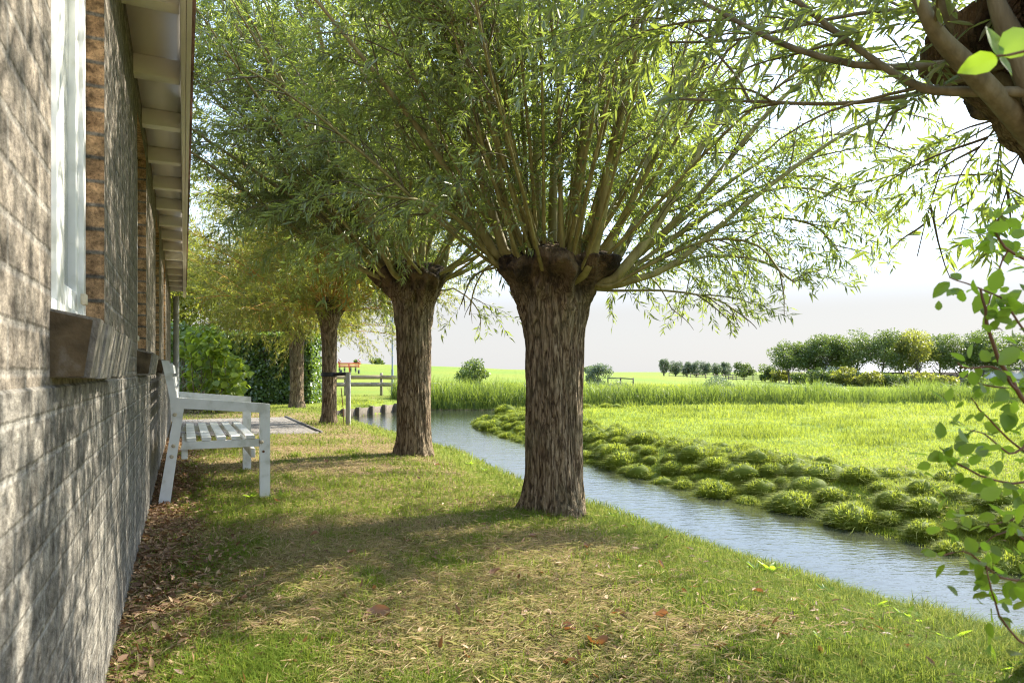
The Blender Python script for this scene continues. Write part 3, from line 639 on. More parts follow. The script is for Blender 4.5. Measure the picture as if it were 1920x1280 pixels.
# T1, the nearest whole tree
t1=rods_px([
 ([(1078,490),(1090,300),(1105,120),(1125,-120),(1140,-350)],.040,-.22,-.3),
 ([(1105,495),(1130,390),(1165,200),(1200,0),(1230,-250)],.045,-.24,-.5),
 ([(1150,525),(1215,445),(1290,320),(1360,190),(1460,-20),(1560,-250)],.036,-.15,.3),
 ([(1160,533),(1260,497),(1390,390),(1560,265),(1700,200)],.024,-.1,.2),
 ([(1055,488),(1050,330),(1046,160),(1020,-60)],.017,-.28,-.4),
 ([(925,472),(868,365),(795,255),(690,120),(560,-40)],.030,-.1,-.2),
 ([(945,470),(905,340),(855,170),(815,-30),(790,-200)],.033,-.15,0),
 ([(965,472),(938,320),(905,60),(890,-160)],.020,-.2,-.5),
 ([(985,472),(985,300),(965,40),(950,-180)],.018,-.2,0),
 ([(1010,474),(1005,250),(998,0),(990,-250)],.036,.2,.2),
 ([(1035,474),(1042,250),(1068,0),(1080,-250)],.036,.25,.3),
 ([(1122,505),(1200,340),(1275,120),(1320,-40)],.030,.1,.6),
 ([(935,475),(880,400),(830,290),(770,180),(690,40)],.024,.0,.5),
 ([(955,470),(925,370),(890,250),(850,60)],.022,.1,.8),
 ([(1140,520),(1190,430),(1230,330),(1290,200),(1350,60)],.020,.2,.9),
 ([(1150,530),(1230,470),(1330,400),(1480,350),(1600,380)],.018,.1,.4),
 ([(1155,535),(1230,510),(1330,480),(1430,490),(1490,530)],.014,.0,.2),
 ([(1090,540),(1150,545),(1250,545),(1340,560),(1390,590)],.009,.0,.3),
 ([(925,490),(870,420),(800,380),(740,370),(650,360)],.014,-.1,-.6),
 ([(1150,528),(1260,450),(1400,360),(1540,330),(1640,400)],.016,.2,.5),
 ([(1150,520),(1270,420),(1430,300),(1580,250),(1700,290)],.018,.3,.8),
 ([(1155,530),(1260,470),(1400,410),(1520,420),(1570,470)],.014,.3,.3),
 ([(1150,535),(1230,490),(1330,450),(1420,460),(1470,520)],.012,-.2,-.4),
 ([(1140,520),(1200,470),(1280,440),(1350,470),(1390,540)],.012,.4,.9),
 ([(1140,525),(1190,490),(1250,490),(1300,520),(1330,570)],.010,.3,1.1),
 ([(1150,520),(1300,380),(1450,200),(1560,120),(1680,90)],.022,.2,-.2),
 ([(1130,515),(1250,330),(1380,200),(1490,60)],.022,.2,1.2),
 ([(935,500),(900,510),(880,530),(865,570)],.008,.3,.6),
 ([(950,500),(915,500),(890,540),(880,590)],.008,.2,1.0),
 ([(1120,515),(1180,500),(1230,530),(1260,580)],.008,.3,.9),
],4.46)
pollard('pollard_willow',(.28,4.50,-.02),1.66,.195,.415,3,'stout pollard willow nearest the camera, its trunk in front of the ditch',t1,62,2.7,.021,
   M['willow'],M['rod'],M['twig'],shoots=11,twigs=8,na=220,nz=260,spacing=.016,lowcut=.6,tiltmax=63,leaf0=.30,leafL=(.05,.088),leafW=.16,
   shape_keep=lambda p:(p[:,2]>1.20+np.clip(p[:,0]-1.7,0,3)*.45+.25*(noise2(p[:,0]*2.5,p[:,1]*2.5,5)-.5))&~((p[:,2]>3.6)&(rng.uniform(0,1,len(p))<.65)))
t2=rods_px([
 ([(715,512),(640,440),(520,350),(400,270),(330,220)],.030,-.2,-.4),
 ([(722,508),(665,370),(570,220),(450,60),(380,-60)],.055,-.1,-.5),
 ([(745,503),(705,350),(645,130),(600,-60)],.045,0,0),
 ([(790,500),(800,320),(790,100),(780,-100)],.045,.1,0),
 ([(830,505),(862,350),(890,120),(910,-60)],.04,.1,.3),
 ([(840,515),(900,440),(960,350),(1030,250)],.025,.2,.8),
 ([(735,508),(690,420),(620,300),(520,180),(420,100)],.03,-.3,-.8),
 ([(770,505),(760,400),(730,250),(700,100)],.03,-.25,-.7),
 ([(850,540),(880,560),(900,590),(900,620)],.008,.3,.3),
 ([(720,505),(570,330),(430,150),(345,10)],.03,-.2,-.3),
 ([(730,500),(610,250),(490,-50)],.03,-.1,.2),
 ([(718,510),(600,400),(470,260),(350,130)],.022,.1,.3),
 ([(722,508),(590,370),(440,200),(350,60)],.02,.3,.9),
],7.5)
pollard('pollard_willow',(-1.08,7.55,-.01),2.03,.185,.43,23,'second stout pollard willow, between the nearest willow and the strapped slender one',t2,66,3.9,.030,
   M['willow'],M['rod'],M['twig'],shoots=12,twigs=9,leafL=(.06,.10),leafW=.16,spacing=.016,na=160,nz=200,tiltmax=80,lowcut=.3,
   shape_keep=lambda p:p[:,2]>1.30+.3*(noise2(p[:,0]*2.5,p[:,1]*2.5,6)-.5))
# T0: its head only just enters the picture at the upper right
t0=rods_px([
 ([(1830,116),(1640,126),(1500,95),(1400,50),(1300,-5),(1200,-60)],.010,0,.3),
 ([(1820,172),(1740,168),(1680,140),(1600,85),(1480,-10),(1400,-90)],.013,-.05,.2),
 ([(1800,150),(1700,180),(1560,195),(1400,190),(1240,185)],.006,.05,.3),
 ([(1800,110),(1755,60),(1720,-10),(1680,-120)],.027,-.12,-.1),
 ([(1830,90),(1790,40),(1750,-20),(1700,-140)],.030,.05,0),
 ([(1850,60),(1700,20),(1560,35),(1380,75),(1230,80)],.007,.3,.5),
 ([(1900,80),(1870,10),(1850,-60)],.034,-.1,0),
 ([(1960,190),(1900,215),(1850,260),(1800,330),(1770,420)],.003,.2,.4),
 ([(2000,200),(1930,260),(1890,350),(1860,450)],.003,.1,.5),
 ([(1950,195),(1870,230),(1780,290),(1740,400),(1720,480)],.003,.45,.5),
 ([(2020,205),(1960,230),(1900,300),(1830,350),(1800,440)],.003,.5,.7),
],1.95)
pollard('pollard_willow',(1.77,1.98,-.02),1.97,.185,.52,41,'pollard willow at the upper right corner, only its gnarled head and boughs in view',t0,28,2.3,.022,
   M['willow'],surf('old grey willow bark',[(.25,(.09,.075,.045)),(.5,(.17,.145,.085)),(.75,(.25,.22,.15))],scale=(14,14,2.2),nscale=1.6,rough=.8,bmp=.5,bdist=.006,bscale=8),M['twig'],shoots=9,twigs=8,lens=True,sink=0,clumpk=.29,na=160,nz=190,leafL=(.045,.085),leafW=.17,spacing=.016,tiltmax=84,lowcut=.3,
   shape_keep=lambda p:(p[:,2]>1.24+np.clip(1.3-p[:,0],0,3)*.42+.2*(noise2(p[:,0]*3,p[:,1]*3,7)-.5))&~((p[:,2]>3.0)&(rng.uniform(0,1,len(p))<.6)))
pollard('pollard_willow',(-3.22,12.02,0),2.12,.125,.27,61,'slender golden twigged pollard willow strapped to a grey stake',[],80,3.0,.016,
   M['gold'],M['goldtwig'],M['goldtwig'],shoots=12,twigs=8,leafL=(.065,.11),spacing=.021,na=80,nz=120,tiltmax=100,leaf0=.15,twl=(.25,.5),hang=.2,clumpk=.32)
pollard('pollard_willow',(-5.52,17.5,0),2.15,.165,.40,71,'golden twigged pollard willow in front of the clipped ivy hedge',[],70,3.6,.018,
   M['gold'],M['goldtwig'],M['goldtwig'],shoots=11,twigs=7,leafL=(.08,.13),spacing=.026,na=80,nz=120,tiltmax=98,leaf0=.15,twl=(.3,.6),hang=.2)

# ------------------------------------------------------------------ hedge, vine, background trees
def hedge():
    root=empty('ivy_hedge',tuple(hf(np.array([21.2,2.,0.]))*np.array([1,1,0])),label='clipped dark ivy hedge behind the paved corner and the golden willow',cat='hedge')
    o=np.array(root.location); x0,x1,y0,y1,h=-10.3,-5.72,19.3,20.5,2.0
    core=MB()
    nxx=24
    core.box(x0+.12,x1-.14,y0+.12,y1-.1,-.05,h-.14); core.V=[v-o for v in core.V]; core.build('stems',M['hedgecore'],root)
    pos=[];nn=[]
    def face(n,fx,fy,fz,nv):
        a=rng.uniform(0,1,n);b=rng.uniform(0,1,n); p=np.stack([fx(a,b),fy(a,b),fz(a,b)],-1); pos.append(p); nn.append(np.tile(nv,(n,1)))
    face(9000,lambda a,b:x0+(x1-x0)*a,lambda a,b:y0+0*a,lambda a,b:h*b,(0,-1,0.25))
    face(3500,lambda a,b:x1+0*a-.10*b**4,lambda a,b:y0+(y1-y0)*a,lambda a,b:h*b,(1,0,.25))
    face(4000,lambda a,b:x0+(x1-x0)*a,lambda a,b:y0+(y1-y0)*b,lambda a,b:h+0*a,(0,0,1))
    p=np.vstack(pos); n=np.vstack(nn).astype(float)
    bulge=(fbm(p[:,0]*2.2+p[:,1]*2.2,p[:,2]*2.2,77)-.5)*.22
    p=p+nrm(n)*(bulge+rng.normal(0,.035,len(p))-.02)[:,None]
    p[:,2]=np.maximum(p[:,2],.02)
    d=nrm(np.array([0,0,-.7])+randu(len(p))*.8+n*.3); up=nrm(n+randu(len(p))*.7)
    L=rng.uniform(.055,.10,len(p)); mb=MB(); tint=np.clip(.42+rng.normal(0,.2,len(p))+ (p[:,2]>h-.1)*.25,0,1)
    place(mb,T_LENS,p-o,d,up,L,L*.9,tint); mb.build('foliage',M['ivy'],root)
hedge()
def vine(name,label,base,boxes,n,Lr,mat,cat,stem=True,seed=1):
    base=np.array(base,float); root=empty(name,tuple(base),label=label,cat=cat); P=[]
    for c,r,k in boxes:
        v=randu(k)*np.array(r)*(rng.uniform(.55,1.0,k)**.5)[:,None]; P.append(np.array(c)+v)
    p=np.vstack(P); p=p[p[:,2]>.03]
    q=rng.permutation(len(p))[:n]; p=p[q]
    if stem:
        st=MB()
        for k in range(26):
            e=p[rng.integers(len(p))]; b0=base+np.array([rng.uniform(-.5,.5),rng.uniform(-.3,.3),0]); m=(b0+e)/2+rng.normal(0,.15,3)
            st.tube(resample([b0-base,m-base,e-base],8),np.linspace(.012,.004,8),5,cap=False)
        st.build('stems',M['twig'],root)
    d=nrm(randu(len(p))+np.array([0,0,-.5])); up=nrm(np.array([.3,-.5,.7])+randu(len(p))*.8); L=rng.uniform(*Lr,len(p))
    mb=MB(); place(mb,T_OVAL,p-base,d,up,L,L*.95,np.clip(.5+rng.normal(0,.25,len(p)),0,1)); mb.build('foliage',mat,root); return root
vine('grape_vine','sprawling vine with large bright yellow green leaves beside the house corner',(-6.9,14.9,0),
   [((-6.75,15.2,1.0),(.55,.5,1.0),420),((-6.3,15.1,.75),(.45,.4,.55),260),((-7.1,15.5,1.5),(.5,.5,.5),160),((-6.55,15.0,1.5),(.3,.3,.35),90)],900,(.09,.19),M['vine'],'vine')
vine('ivy_mound','dark mass of ivy in deep shade just past the house corner',(-7.9,15.9,0),
   [((-8.0,16.2,.9),(.75,.5,1.0),1800),((-8.1,16.3,1.7),(.6,.5,.4),700)],2500,(.06,.10),M['ivy'],'ivy')
def broadleaf(name,label,base,H,cr,n,Ls,mat,cat='tree',trunk=.32,tr=.12,group=None,squash=.8,clumps=26,tmat=None,seed=0,low=None,aspect=.62,parts=True):
    base=np.array([base[0],base[1],float(gz(base[0],base[1]))-.02 if len(base)<3 else base[2]]); root=empty(name,tuple(base),label=label,cat=cat,group=group)
    cz=H*(trunk+1)/2; hz_=H*(1-trunk)/2
    cc=randu(clumps)*(rng.uniform(.25,1,clumps)**.45)[:,None]*np.array([cr*.82,cr*.82,hz_*.85])+np.array([0,0,cz])
    tk=MB(); P=resample([(0,0,-.1),(rng.normal(0,.05)*cr,rng.normal(0,.05)*cr,H*trunk*.6),(rng.normal(0,.1)*cr,0,H*(trunk+.25)),(0,0,H*.85)],10)
    tk.tube(P,np.linspace(tr,tr*.15,10),8)
    for c in cc[::2]:
        s0=P[rng.integers(3,8)]; tk.tube(resample([s0,(s0+c)/2-np.array([0,0,.05*H]),c],6),np.linspace(tr*.42,tr*.08,6),5,cap=False)
    tk.build('trunk',tmat or M['fartrunk'],root,smooth=True)
    k=rng.integers(0,clumps,n); rad=cr*rng.uniform(.26,.46,clumps)[k]
    v=randu(n)*np.array([1,1,squash]); p=cc[k]+v*(rad*rng.uniform(.35,1.08,n)**.6)[:,None]
    p[:,2]=np.maximum(p[:,2],.06*H if low is None else low)
    ct=rng.normal(0,.16,clumps)[k]; L=rng.uniform(*Ls,n)
    mb=MB(); place(mb,T_WILLOW,p,nrm(randu(n)+np.array([0,0,-.3])),nrm(randu(n)*.9+np.array([0,0,.8])),L,L*aspect,np.clip(.5+ct+rng.normal(0,.14,n),0,1))
    mb.build('crown',mat,root); return root
# trees past the hedge and past the house
for k,(x,y,H,cr,lab) in enumerate([(-13.2,26,6.5,2.6,'broad green tree behind the ivy hedge, its lower boughs over the vine'),(-10.0,29,6.8,2.6,'broad green tree behind the hedge, in the middle of the group there'),
      (-16.5,30,8.5,3.6,'tallest broad tree behind the end of the house'),(-12.0,36,7.0,3.0,'farthest broad tree behind the hedge, seen between willow boughs')]):
    broadleaf('broadleaf_tree',lab,(x,y),H,cr,15000,(.10,.2),M['broad'] if k%2 else M['gold'],trunk=.22,tr=.14,group='trees behind the hedge',clumps=40)
pollard('pollard_willow',(-8.1,22.9,0),2.4,.17,.38,81,'pollard willow standing behind the hedge, only its trunk top and boughs clear of it',[],40,3.8,.02,
   M['gold'],M['goldtwig'],M['goldtwig'],shoots=9,twigs=5,leafL=(.09,.15),spacing=.045,na=50,nz=60,tiltmax=98,leaf0=.15,twl=(.3,.6),hang=.2)

# ------------------------------------------------------------------ stake at the slender willow
sk=empty('tree_stake',tuple(at(653,795,11.8)*np.array([1,1,0])),label='grey wooden stake strapped to the slender willow by a black band',cat='stake')
sx,sy=sk.location[0],sk.location[1]; 
p_=MB(); p_.box(-.036,.036,-.036,.036,-.2,.89); bevel(p_.build('post',M['stake'],sk),.004)
z=.895; wx=-3.22-sx; wy=12.02-sy
b=MB(); th=np.linspace(0,2*math.pi,21)
ring=[(wx+.138*math.cos(t),wy+.138*math.sin(t)) for t in th]
for zz0,zz1,rr in ((.82,.89,0),):
    Vr=np.array([(x,y,z_) for z_ in (zz0,zz1) for x,y in ring]); n_=len(ring)
    b.add(Vr,[[i,i+1,n_+i+1,n_+i] for i in range(n_-1)])
dirx=nrm(np.array([-wx,-wy])); 
b.tube(np.array([(wx+dirx[0]*.13,wy+dirx[1]*.13,.855),(wx*.5,wy*.5,.862),(.03,0,.868)]),.03,8)
b.build('strap',M['strap'],sk)
rd_=empty('iron_rod',(-2.96,11.95,0),label='thin rusty rod standing against the slender willow trunk',cat='rod')
MB().tube([(.02,0,-.05),(.0,.0,.3),(-.03,0,.62)],.008,6).build('rod',M['rust'],rd_)

# ------------------------------------------------------------------ fences
def fence(name,label,pts,nper,h,rails,pw,rt,rh,mat,railmats=None,group=None):
    pts=np.array(pts,float); b0=np.array([pts[0][0],pts[0][1],float(gz(*pts[0]))]); root=empty(name,tuple(b0),label=label,cat='fence',group=group)
    seg=np.linalg.norm(np.diff(pts,axis=0),axis=1); tot=seg.sum(); cum=np.concatenate([[0],np.cumsum(seg)])
    n=max(2,int(round(tot/nper))+1); q=[]
    for t in np.linspace(0,tot,n):
        k=min(np.searchsorted(cum,t,side='right')-1,len(seg)-1); f=(t-cum[k])/seg[k]; q.append(pts[k]*(1-f)+pts[k+1]*f)
    q=np.array(q); zg=gz(q[:,0],q[:,1])
    for (x,y),z in zip(q,zg):
        hh=h*rng.uniform(.97,1.05); o=MB().box(x-pw/2-b0[0],x+pw/2-b0[0],y-pw/2-b0[1],y+pw/2-b0[1],z-.2-b0[2],z+hh-b0[2]).build('post',mat,root)
    for j,rz in enumerate(rails):
        rb=MB()
        for k in range(n-1):
            a=np.array([*q[k],zg[k]+rz])-b0; c=np.array([*q[k+1],zg[k+1]+rz])-b0; d=nrm((c-a)[:2]); sd=np.array([-d[1],d[0],0])*rt/2
            off=np.array([-d[1],d[0],0])*(-(pw/2+rt/2+.002)) 
            a=a+off;c=c+off; Vv=[]
            for pnt in (a,c):
                for dz in (-rh/2,rh/2): Vv+= [pnt-sd+np.array([0,0,dz]),pnt+sd+np.array([0,0,dz])]
            rb.add(np.array(Vv),[[0,1,5,4],[2,6,7,3],[0,4,6,2],[1,3,7,5],[0,2,3,1],[4,5,7,6]])
        rb.build('rail',(railmats or {}).get(j,mat),root)
M['railtop']=surf('tan plank',[(.3,(.26,.20,.13)),(.7,(.36,.29,.20))],scale=(1,1,1),nscale=5,rough=.8)
fence('wooden_fence','low two rail wooden fence across the lawn behind the slender willow',[(-9.2,26.3),(-7.3,26.3),(-3.6,26.0)],1.27,.86,[.42,.70],.09,.03,.15,M['wood'],{1:M['railtop']})
fence('wooden_fence','long dark three rail fence in front of the far row of trees',[(32,101),(40.5,66),(44,52)],2.1,.9,[.25,.52,.8],.1,.04,.12,surf('dark fence wood',[(.3,(.09,.075,.065)),(.7,(.15,.13,.11))],nscale=3,rough=.9))
fence('wooden_fence','pale thin rail fence under the far row of small pollards',[(26,113),(30,106),(33,102)],1.6,.95,[.35,.75],.1,.04,.1,M['railtop'])
fence('wooden_fence','short dark rail by the grey bush on the field edge',[(6.6,47),(8.4,47.3)],1.0,.6,[.55],.08,.04,.08,M['barnwall'])
pl=empty('lamp_pole',(-4.66,26.6,0),label='thin blue grey pole rising behind the wooden fence',cat='pole')
MB().tube([(0,0,-.2),(0,0,1.0)],.045,10).build('base_sleeve',M['pole'],pl); MB().tube([(0,0,1.0),(0,0,3.2)],.032,10).build('shaft',M['pole'],pl)

# ------------------------------------------------------------------ revetment of the pond
rv=empty('bank_revetment',(-4.4,20,0),label='low timber boards and stub posts edging the pond below the lawn',cat='revetment')
A=np.array([-4.95,18.5]); Bq=np.array([-3.80,22.6]); d_=nrm(Bq-A); n_=np.array([d_[1],-d_[0]])
def rvf(V):
    V=np.asarray(V); o=np.empty_like(V); o[:,0]=A[0]+d_[0]*V[:,0]+n_[0]*V[:,1]+4.4; o[:,1]=A[1]+d_[1]*V[:,0]+n_[1]*V[:,1]-20; o[:,2]=V[:,2]; return o
Lr_=np.linalg.norm(Bq-A); MB().box(0,Lr_,-.02,.02,-.6,-.17,rvf).build('board',M['oldwood'],rv)
for k in range(5): bevel(MB().box(.55+k*.85,.68+k*.85,.021,.14,-.7,-.13,rvf).build('post',M['oldwood'],rv),.01)
bevel(MB().box(-.02+Lr_-.28,Lr_+.05,.021,.22,-.7,-.16,rvf).build('corner_post',M['wood'],rv),.01)

# ------------------------------------------------------------------ red farm machine on the dike
mp=at(655,700,60); mz=float(gz(mp[0],60)); fm=empty('hay_machine',(mp[0],60,mz),label='red folding hay machine with striped warning boards parked on the grass dike',cat='farm machine')
k=1.0
MB().box(-1.0,1.0,-.06,.06,.86,.97).build('top_beam',M['red'],fm)
MB().box(-.95,.9,-.05,.07,.58,.82).build('guard',M['orangep'],fm)
MB().tube([(-.05,0,.95),(0,-.1,.6),(.05,0,.15)],.06,8).build('hitch',M['red'],fm)
stripe=newmat('striped board'); m_,t_,o_=stripe; pz_=nd(t_,'ShaderNodeBsdfPrincipled',i_Roughness=.5)
w_=nd(t_,'ShaderNodeTexWave',i_Scale=2.6); w_.bands_direction='DIAGONAL'; t_.links.new(mapped(t_,(1,0,1)),w_.inputs['Vector'])
t_.links.new(ramp(t_,w_.outputs[0],[(.45,(.75,.72,.70)),(.55,(.60,.05,.04))]),pz_.inputs['Base Color']); t_.links.new(pz_.outputs[0],o_.inputs[0])
for x in (-.98,.74):
    MB().box(x,x+.24,-.10,-.08,.98,1.28).build('warning_board',m_,fm)
    MB().tube([(x+.12,-.05,.55),(x+.12,-.05,1.1)],.035,6).build('bracket',M['red'],fm)
for x in (-.86,-.42,.12,.55):
    w=MB()
    for a in np.linspace(0,2*math.pi,9)[:-1]: w.tube([(x,0,.38),(x+.03,.28*math.cos(a),.38+.28*math.sin(a))],.012,4,cap=False)
    w.tube(np.array([(x,.26*math.cos(a),.38+.26*math.sin(a)) for a in np.linspace(0,2*math.pi,17)]),.02,5); w.tube([(x-.04,0,.38),(x+.06,0,.38)],.07,8); w.build('tine_wheel',M['dark'],fm)
for x in (-.7,.85):
    w=MB().tube([(x-.05,-.1,.18),(x+.07,-.1,.18)],.18,14); w.build('wheel',M['dark'],fm)

# ------------------------------------------------------------------ far things
ordn=['first','second','third','fourth','fifth','sixth','seventh','eighth','ninth','tenth','eleventh','twelfth']
for k,(px,Y,h) in enumerate([(1245,108,2.95),(1267,109,2.6),(1288,110,2.5),(1306,110,2.6),(1323,111,2.8),(1342,112,2.7),(1360,113,2.7)]):
    x=(px-960)/1280*Y; broadleaf('small_pollard',f'{ordn[k]} small grey green pollard from the left in the far row beside the field',(x,Y),h+.2,1.12,3400,(.14,.26),M['greywillow'],trunk=.24,tr=.16,group='far row of small pollards',squash=1.15,clumps=18,aspect=.35)
fr_=[(1480,72,4.1,2.1,0),(1520,72,4.5,2.0,0),(1550,71,4.75,2.3,0),(1605,70,4.9,2.4,0),(1660,69,4.85,2.3,0),(1722,68,5.1,2.1,1),(1800,68,4.6,2.4,0),(1842,67,4.8,2.1,0),(1880,67,4.9,2.3,0),(1960,66,5.0,2.4,0),(1577,73,4.5,2.1,0),(1692,71,4.4,2.0,0),(1762,70,4.7,2.1,0)]
for k,(px,Y,top,cr,yl) in enumerate(fr_):
    x=(px-960)/1280*Y; z0=float(gz(x,Y)); broadleaf('row_tree',(f'{ordn[k]} round crowned tree from the left in the row before the barn' if k<10 else ['round crowned tree standing back between the third and fourth row trees','round crowned tree standing back between the fifth and sixth row trees','round crowned tree standing back between the sixth and seventh row trees'][k-10]),(x,Y),top-z0+(.25 if k else 0),cr*1.08,6200,(.12,.23),M['broad'] if not yl else M['gold'],trunk=.27,tr=.13,group='row of trees before the barn',squash=.8,clumps=30)
for k,(px,Y,w,h,mt,lab) in enumerate([(1395,80,1.6,2.3,'broad','dark bush at the left end of the far tree row'),(1435,78,1.4,2.2,'broad','second dark bush, just right of the end of the pollard row'),(1462,76,1.2,1.5,'gold','small yellowish bush beneath the first tree of the row'),
      (1500,66,1.1,1.3,'broad','low bush behind the rail fence under the second row tree'),(1560,66,1.3,1.5,'broad','green bush behind the rail fence under the third row tree'),(1585,65,1.5,1.9,'gold','tallest yellow green bush at the rail fence'),(1635,64,1.5,1.4,'gold','reddish tinged bush along the rail fence before the pale sheet'),
      (1682,63,1.6,1.7,'broad','round bush at the rail fence before the barn wall'),(1735,62,1.5,1.4,'gold','yellow bush at the rail fence before the barn middle'),(1775,60,1.3,1.1,'gold','low bush at the rail fence near its right end'),(1830,60,1.2,1.0,'broad','low bush at the rail fence before the small shed'),(1530,67,1.5,1.6,'broad','dark bush behind the rail fence between the second and third row trees'),(1608,66,1.4,1.5,'broad','dark bush right of the tallest yellow green bush'),(1660,65,1.5,1.3,'broad','wide low bush before the pale sheet'),(1708,63,1.5,1.3,'gold','low wide bush under the sixth row tree'),(1755,62,1.4,1.2,'broad','low dark bush under the barn roof middle')]):
    x=(px-960)/1280*Y; broadleaf('bush',lab,(x,Y),h,w*.8,2600,(.12,.22),M[mt],cat='bush',trunk=.05,tr=.05,group='bushes along the far fence',clumps=16,low=.02)
broadleaf('bush','leafy dark green bush on the far bank before the dike, between the two big trunks',(-2.6,45),1.75,1.15,3000,(.10,.2),M['broad'],cat='bush',trunk=.05,tr=.05,clumps=18,low=.02)
broadleaf('bush','grey green bush on the field edge just right of the nearest trunk',(5.7,45),1.7,1.0,2600,(.08,.16),M['greywillow'],cat='bush',trunk=.05,tr=.05,clumps=18,low=.02)
for k,(px,Y,h,cr,n,lab) in enumerate([(1108,420,3.6,6.0,1600,'dark rounded grove on the skyline right of the nearest trunk'),(1130,400,2.4,4.2,900,'low dark clump on the skyline beside the rounded grove'),(706,300,3.6,3.2,900,'dark rounded bush on the dike skyline right of the hay machine'),(592,260,3.0,1.2,500,'tiny dark tree on the dike skyline left of the slender willow'),(669,280,2.6,1.3,500,'tiny dark tree on the skyline behind the hay machine')]):
    x=(px-960)/1280*Y; broadleaf('skyline_bush',lab,(x,Y),h+1.0,cr,n,(.7,1.3),M['broad'],trunk=.05,tr=.2,group='dark clumps on the skyline',clumps=12,low=.02)
# barn
bx0,bx1,by=42.0,57.5,86; bz=-.62
barn=empty('barn',(50,by,bz),label='long low dark barn with a grey roof behind the tree row',cat='barn')
MB().box(bx0-50,bx1-50,0,9,-.2,1.55).build('wall',M['barnwall'],barn)
r_=MB(); r_.prism([(-.5,1.5),(9.5,1.5),(4.5,3.4)],bx0-.4-50,bx1+.4-50,lambda V:V); r_.build('roof',M['roofgrey'],barn)
for x in (-5.5,-1.0,3.2): MB().box(x,x+2.4,-.04,-.003,-.2,1.2).build('door',M['dark'],barn)
sh=empty('shed',(60.2,82,-.62),label='small grey shed with a pale window right of the barn',cat='shed')
MB().box(-1.9,1.9,0,3,-.2,1.7).build('wall',M['roofgrey'],sh); MB().prism([(-.3,1.68),(3.3,1.68),(3.3,1.8),(-.3,2.1)],-2.1,2.1,lambda V:V).build('roof',M['barnwall'],sh)
w_=MB().box(-1.4,-.3,-.03,-.003,.6,1.3).build('window',M['white'],sh); MB().box(-1.3,-.4,-.05,-.031,.68,1.22).build('pane',M['pane'],w_)
sp=empty('silage_clamp',(39.2,79,-.6),label='low heap covered by a pale sheet behind the tree row',cat='clamp')
o=MB(); xs=np.linspace(-2.6,2.6,14); ys=np.linspace(-1.2,1.2,8); VX,VY=np.meshgrid(xs,ys); VZ=1.75*np.clip(1-(VX/2.7)**6,0,1)**.5*np.clip(1-(VY/1.3)**4,0,1)**.5-.1
i=np.arange(7)[:,None]*14+np.arange(13)[None]; o.add(np.stack([VX,VY,VZ],-1).reshape(-1,3),np.stack([i,i+1,i+15,i+14],-1).reshape(-1,4)); o.build('sheet',M['tarp'],sp,smooth=True)
tyre=MB()
for k in range(5): tyre.tube(np.array([(-2+k*1.0+.3*math.cos(a),-1.22,.35+.3*math.sin(a)) for a in np.linspace(0,2*math.pi,13)]),.09,6)
tyre.build('tyre_row',M['dark'],sp)
wg=empty('farm_wagon',(31.6,79,-.55),label='low rusty red wagon bed behind the bushes at the left of the tree row',cat='wagon')
MB().box(-2.6,2.6,-.8,.8,.55,.95).build('bed',M['brownred'],wg); MB().box(-2.6,2.6,-.8,-.74,.951,1.35).build('side_board',M['brownred'],wg)
for x in (-1.7,1.7): MB().tube([(x,-.95,.4),(x,-.75,.4)],.4,16).build('wheel',M['dark'],wg)

# ------------------------------------------------------------------ pale path strip across the far meadow
pts=np.array([(-6,47),(-.5,42.5),(6,39),(12.5,35.2),(18,31.8),(26,27.4),(34,24.5)]); pp=resample(pts,60); tg=np.gradient(pp,axis=0); tg/=np.linalg.norm(tg,axis=1)[:,None]; nn=np.stack([-tg[:,1],tg[:,0]],-1)
Vp=[]
for s_ in (-.45,.45):
    e=pp+nn*s_; Vp.append(np.stack([e[:,0],e[:,1],gz(e[:,0],e[:,1])+.05],-1))
Vp=np.vstack(Vp); o=MB().add(Vp,[[i,i+1,61+i,60+i] for i in range(59)]).build('path',surf('pale gravel',[(.3,(.36,.35,.31)),(.7,(.50,.49,.45))],nscale=3,rough=.9)); o['kind']='structure'

# ------------------------------------------------------------------ tussocks on the far bank
def tussock_mesh(seed):
    mb=MB(); nr,na=7,18
    r=rng.uniform(.85,1.1)
    V=[];
    for i in range(nr):
        f=i/(nr-1); rad=math.sin(f*math.pi/2*1.05)*r; h=.62*math.cos(f*math.pi/2)**.75 if f<1 else -.12
        for j in range(na):
            a=j/na*2*math.pi; k=1+.5*(noise2(np.array([math.cos(a)*2+seed*9]),np.array([math.sin(a)*2+f*2]),seed)[0]-.5)
            V.append((rad*k*math.cos(a),rad*k*math.sin(a),h*k))
    i=np.arange(nr-1)[:,None]*na; j=np.arange(na)[None]; j2=(j+1)%na
    mb.add(V,np.stack([i+j,i+na+j,i+na+j2,i+j2],-1).reshape(-1,4),.40)
    n=1500; v=randu(n); v[:,2]=np.abs(v[:,2])*rng.uniform(.15,1,n); v=nrm(v); p=v*np.array([r*.97,r*.97,.60])
    a=np.arctan2(v[:,1],v[:,0])+rng.normal(0,.5,n); h=rng.uniform(.18,.40,n)*(1-.25*v[:,2])*(.8+.4*noise2(v[:,0]*2+seed,v[:,1]*2,seed)); 
    top=np.clip(v[:,2],0,1)
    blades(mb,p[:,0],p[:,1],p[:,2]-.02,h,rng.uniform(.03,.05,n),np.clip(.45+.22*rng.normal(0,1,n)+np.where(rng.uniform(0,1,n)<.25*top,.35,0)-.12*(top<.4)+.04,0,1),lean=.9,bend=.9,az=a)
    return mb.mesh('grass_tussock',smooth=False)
tm=[tussock_mesh(k) for k in range(6)]
for m in tm: m.materials.append(M['meadow'])
pts=[]; far=WP[19:27]
tries=0
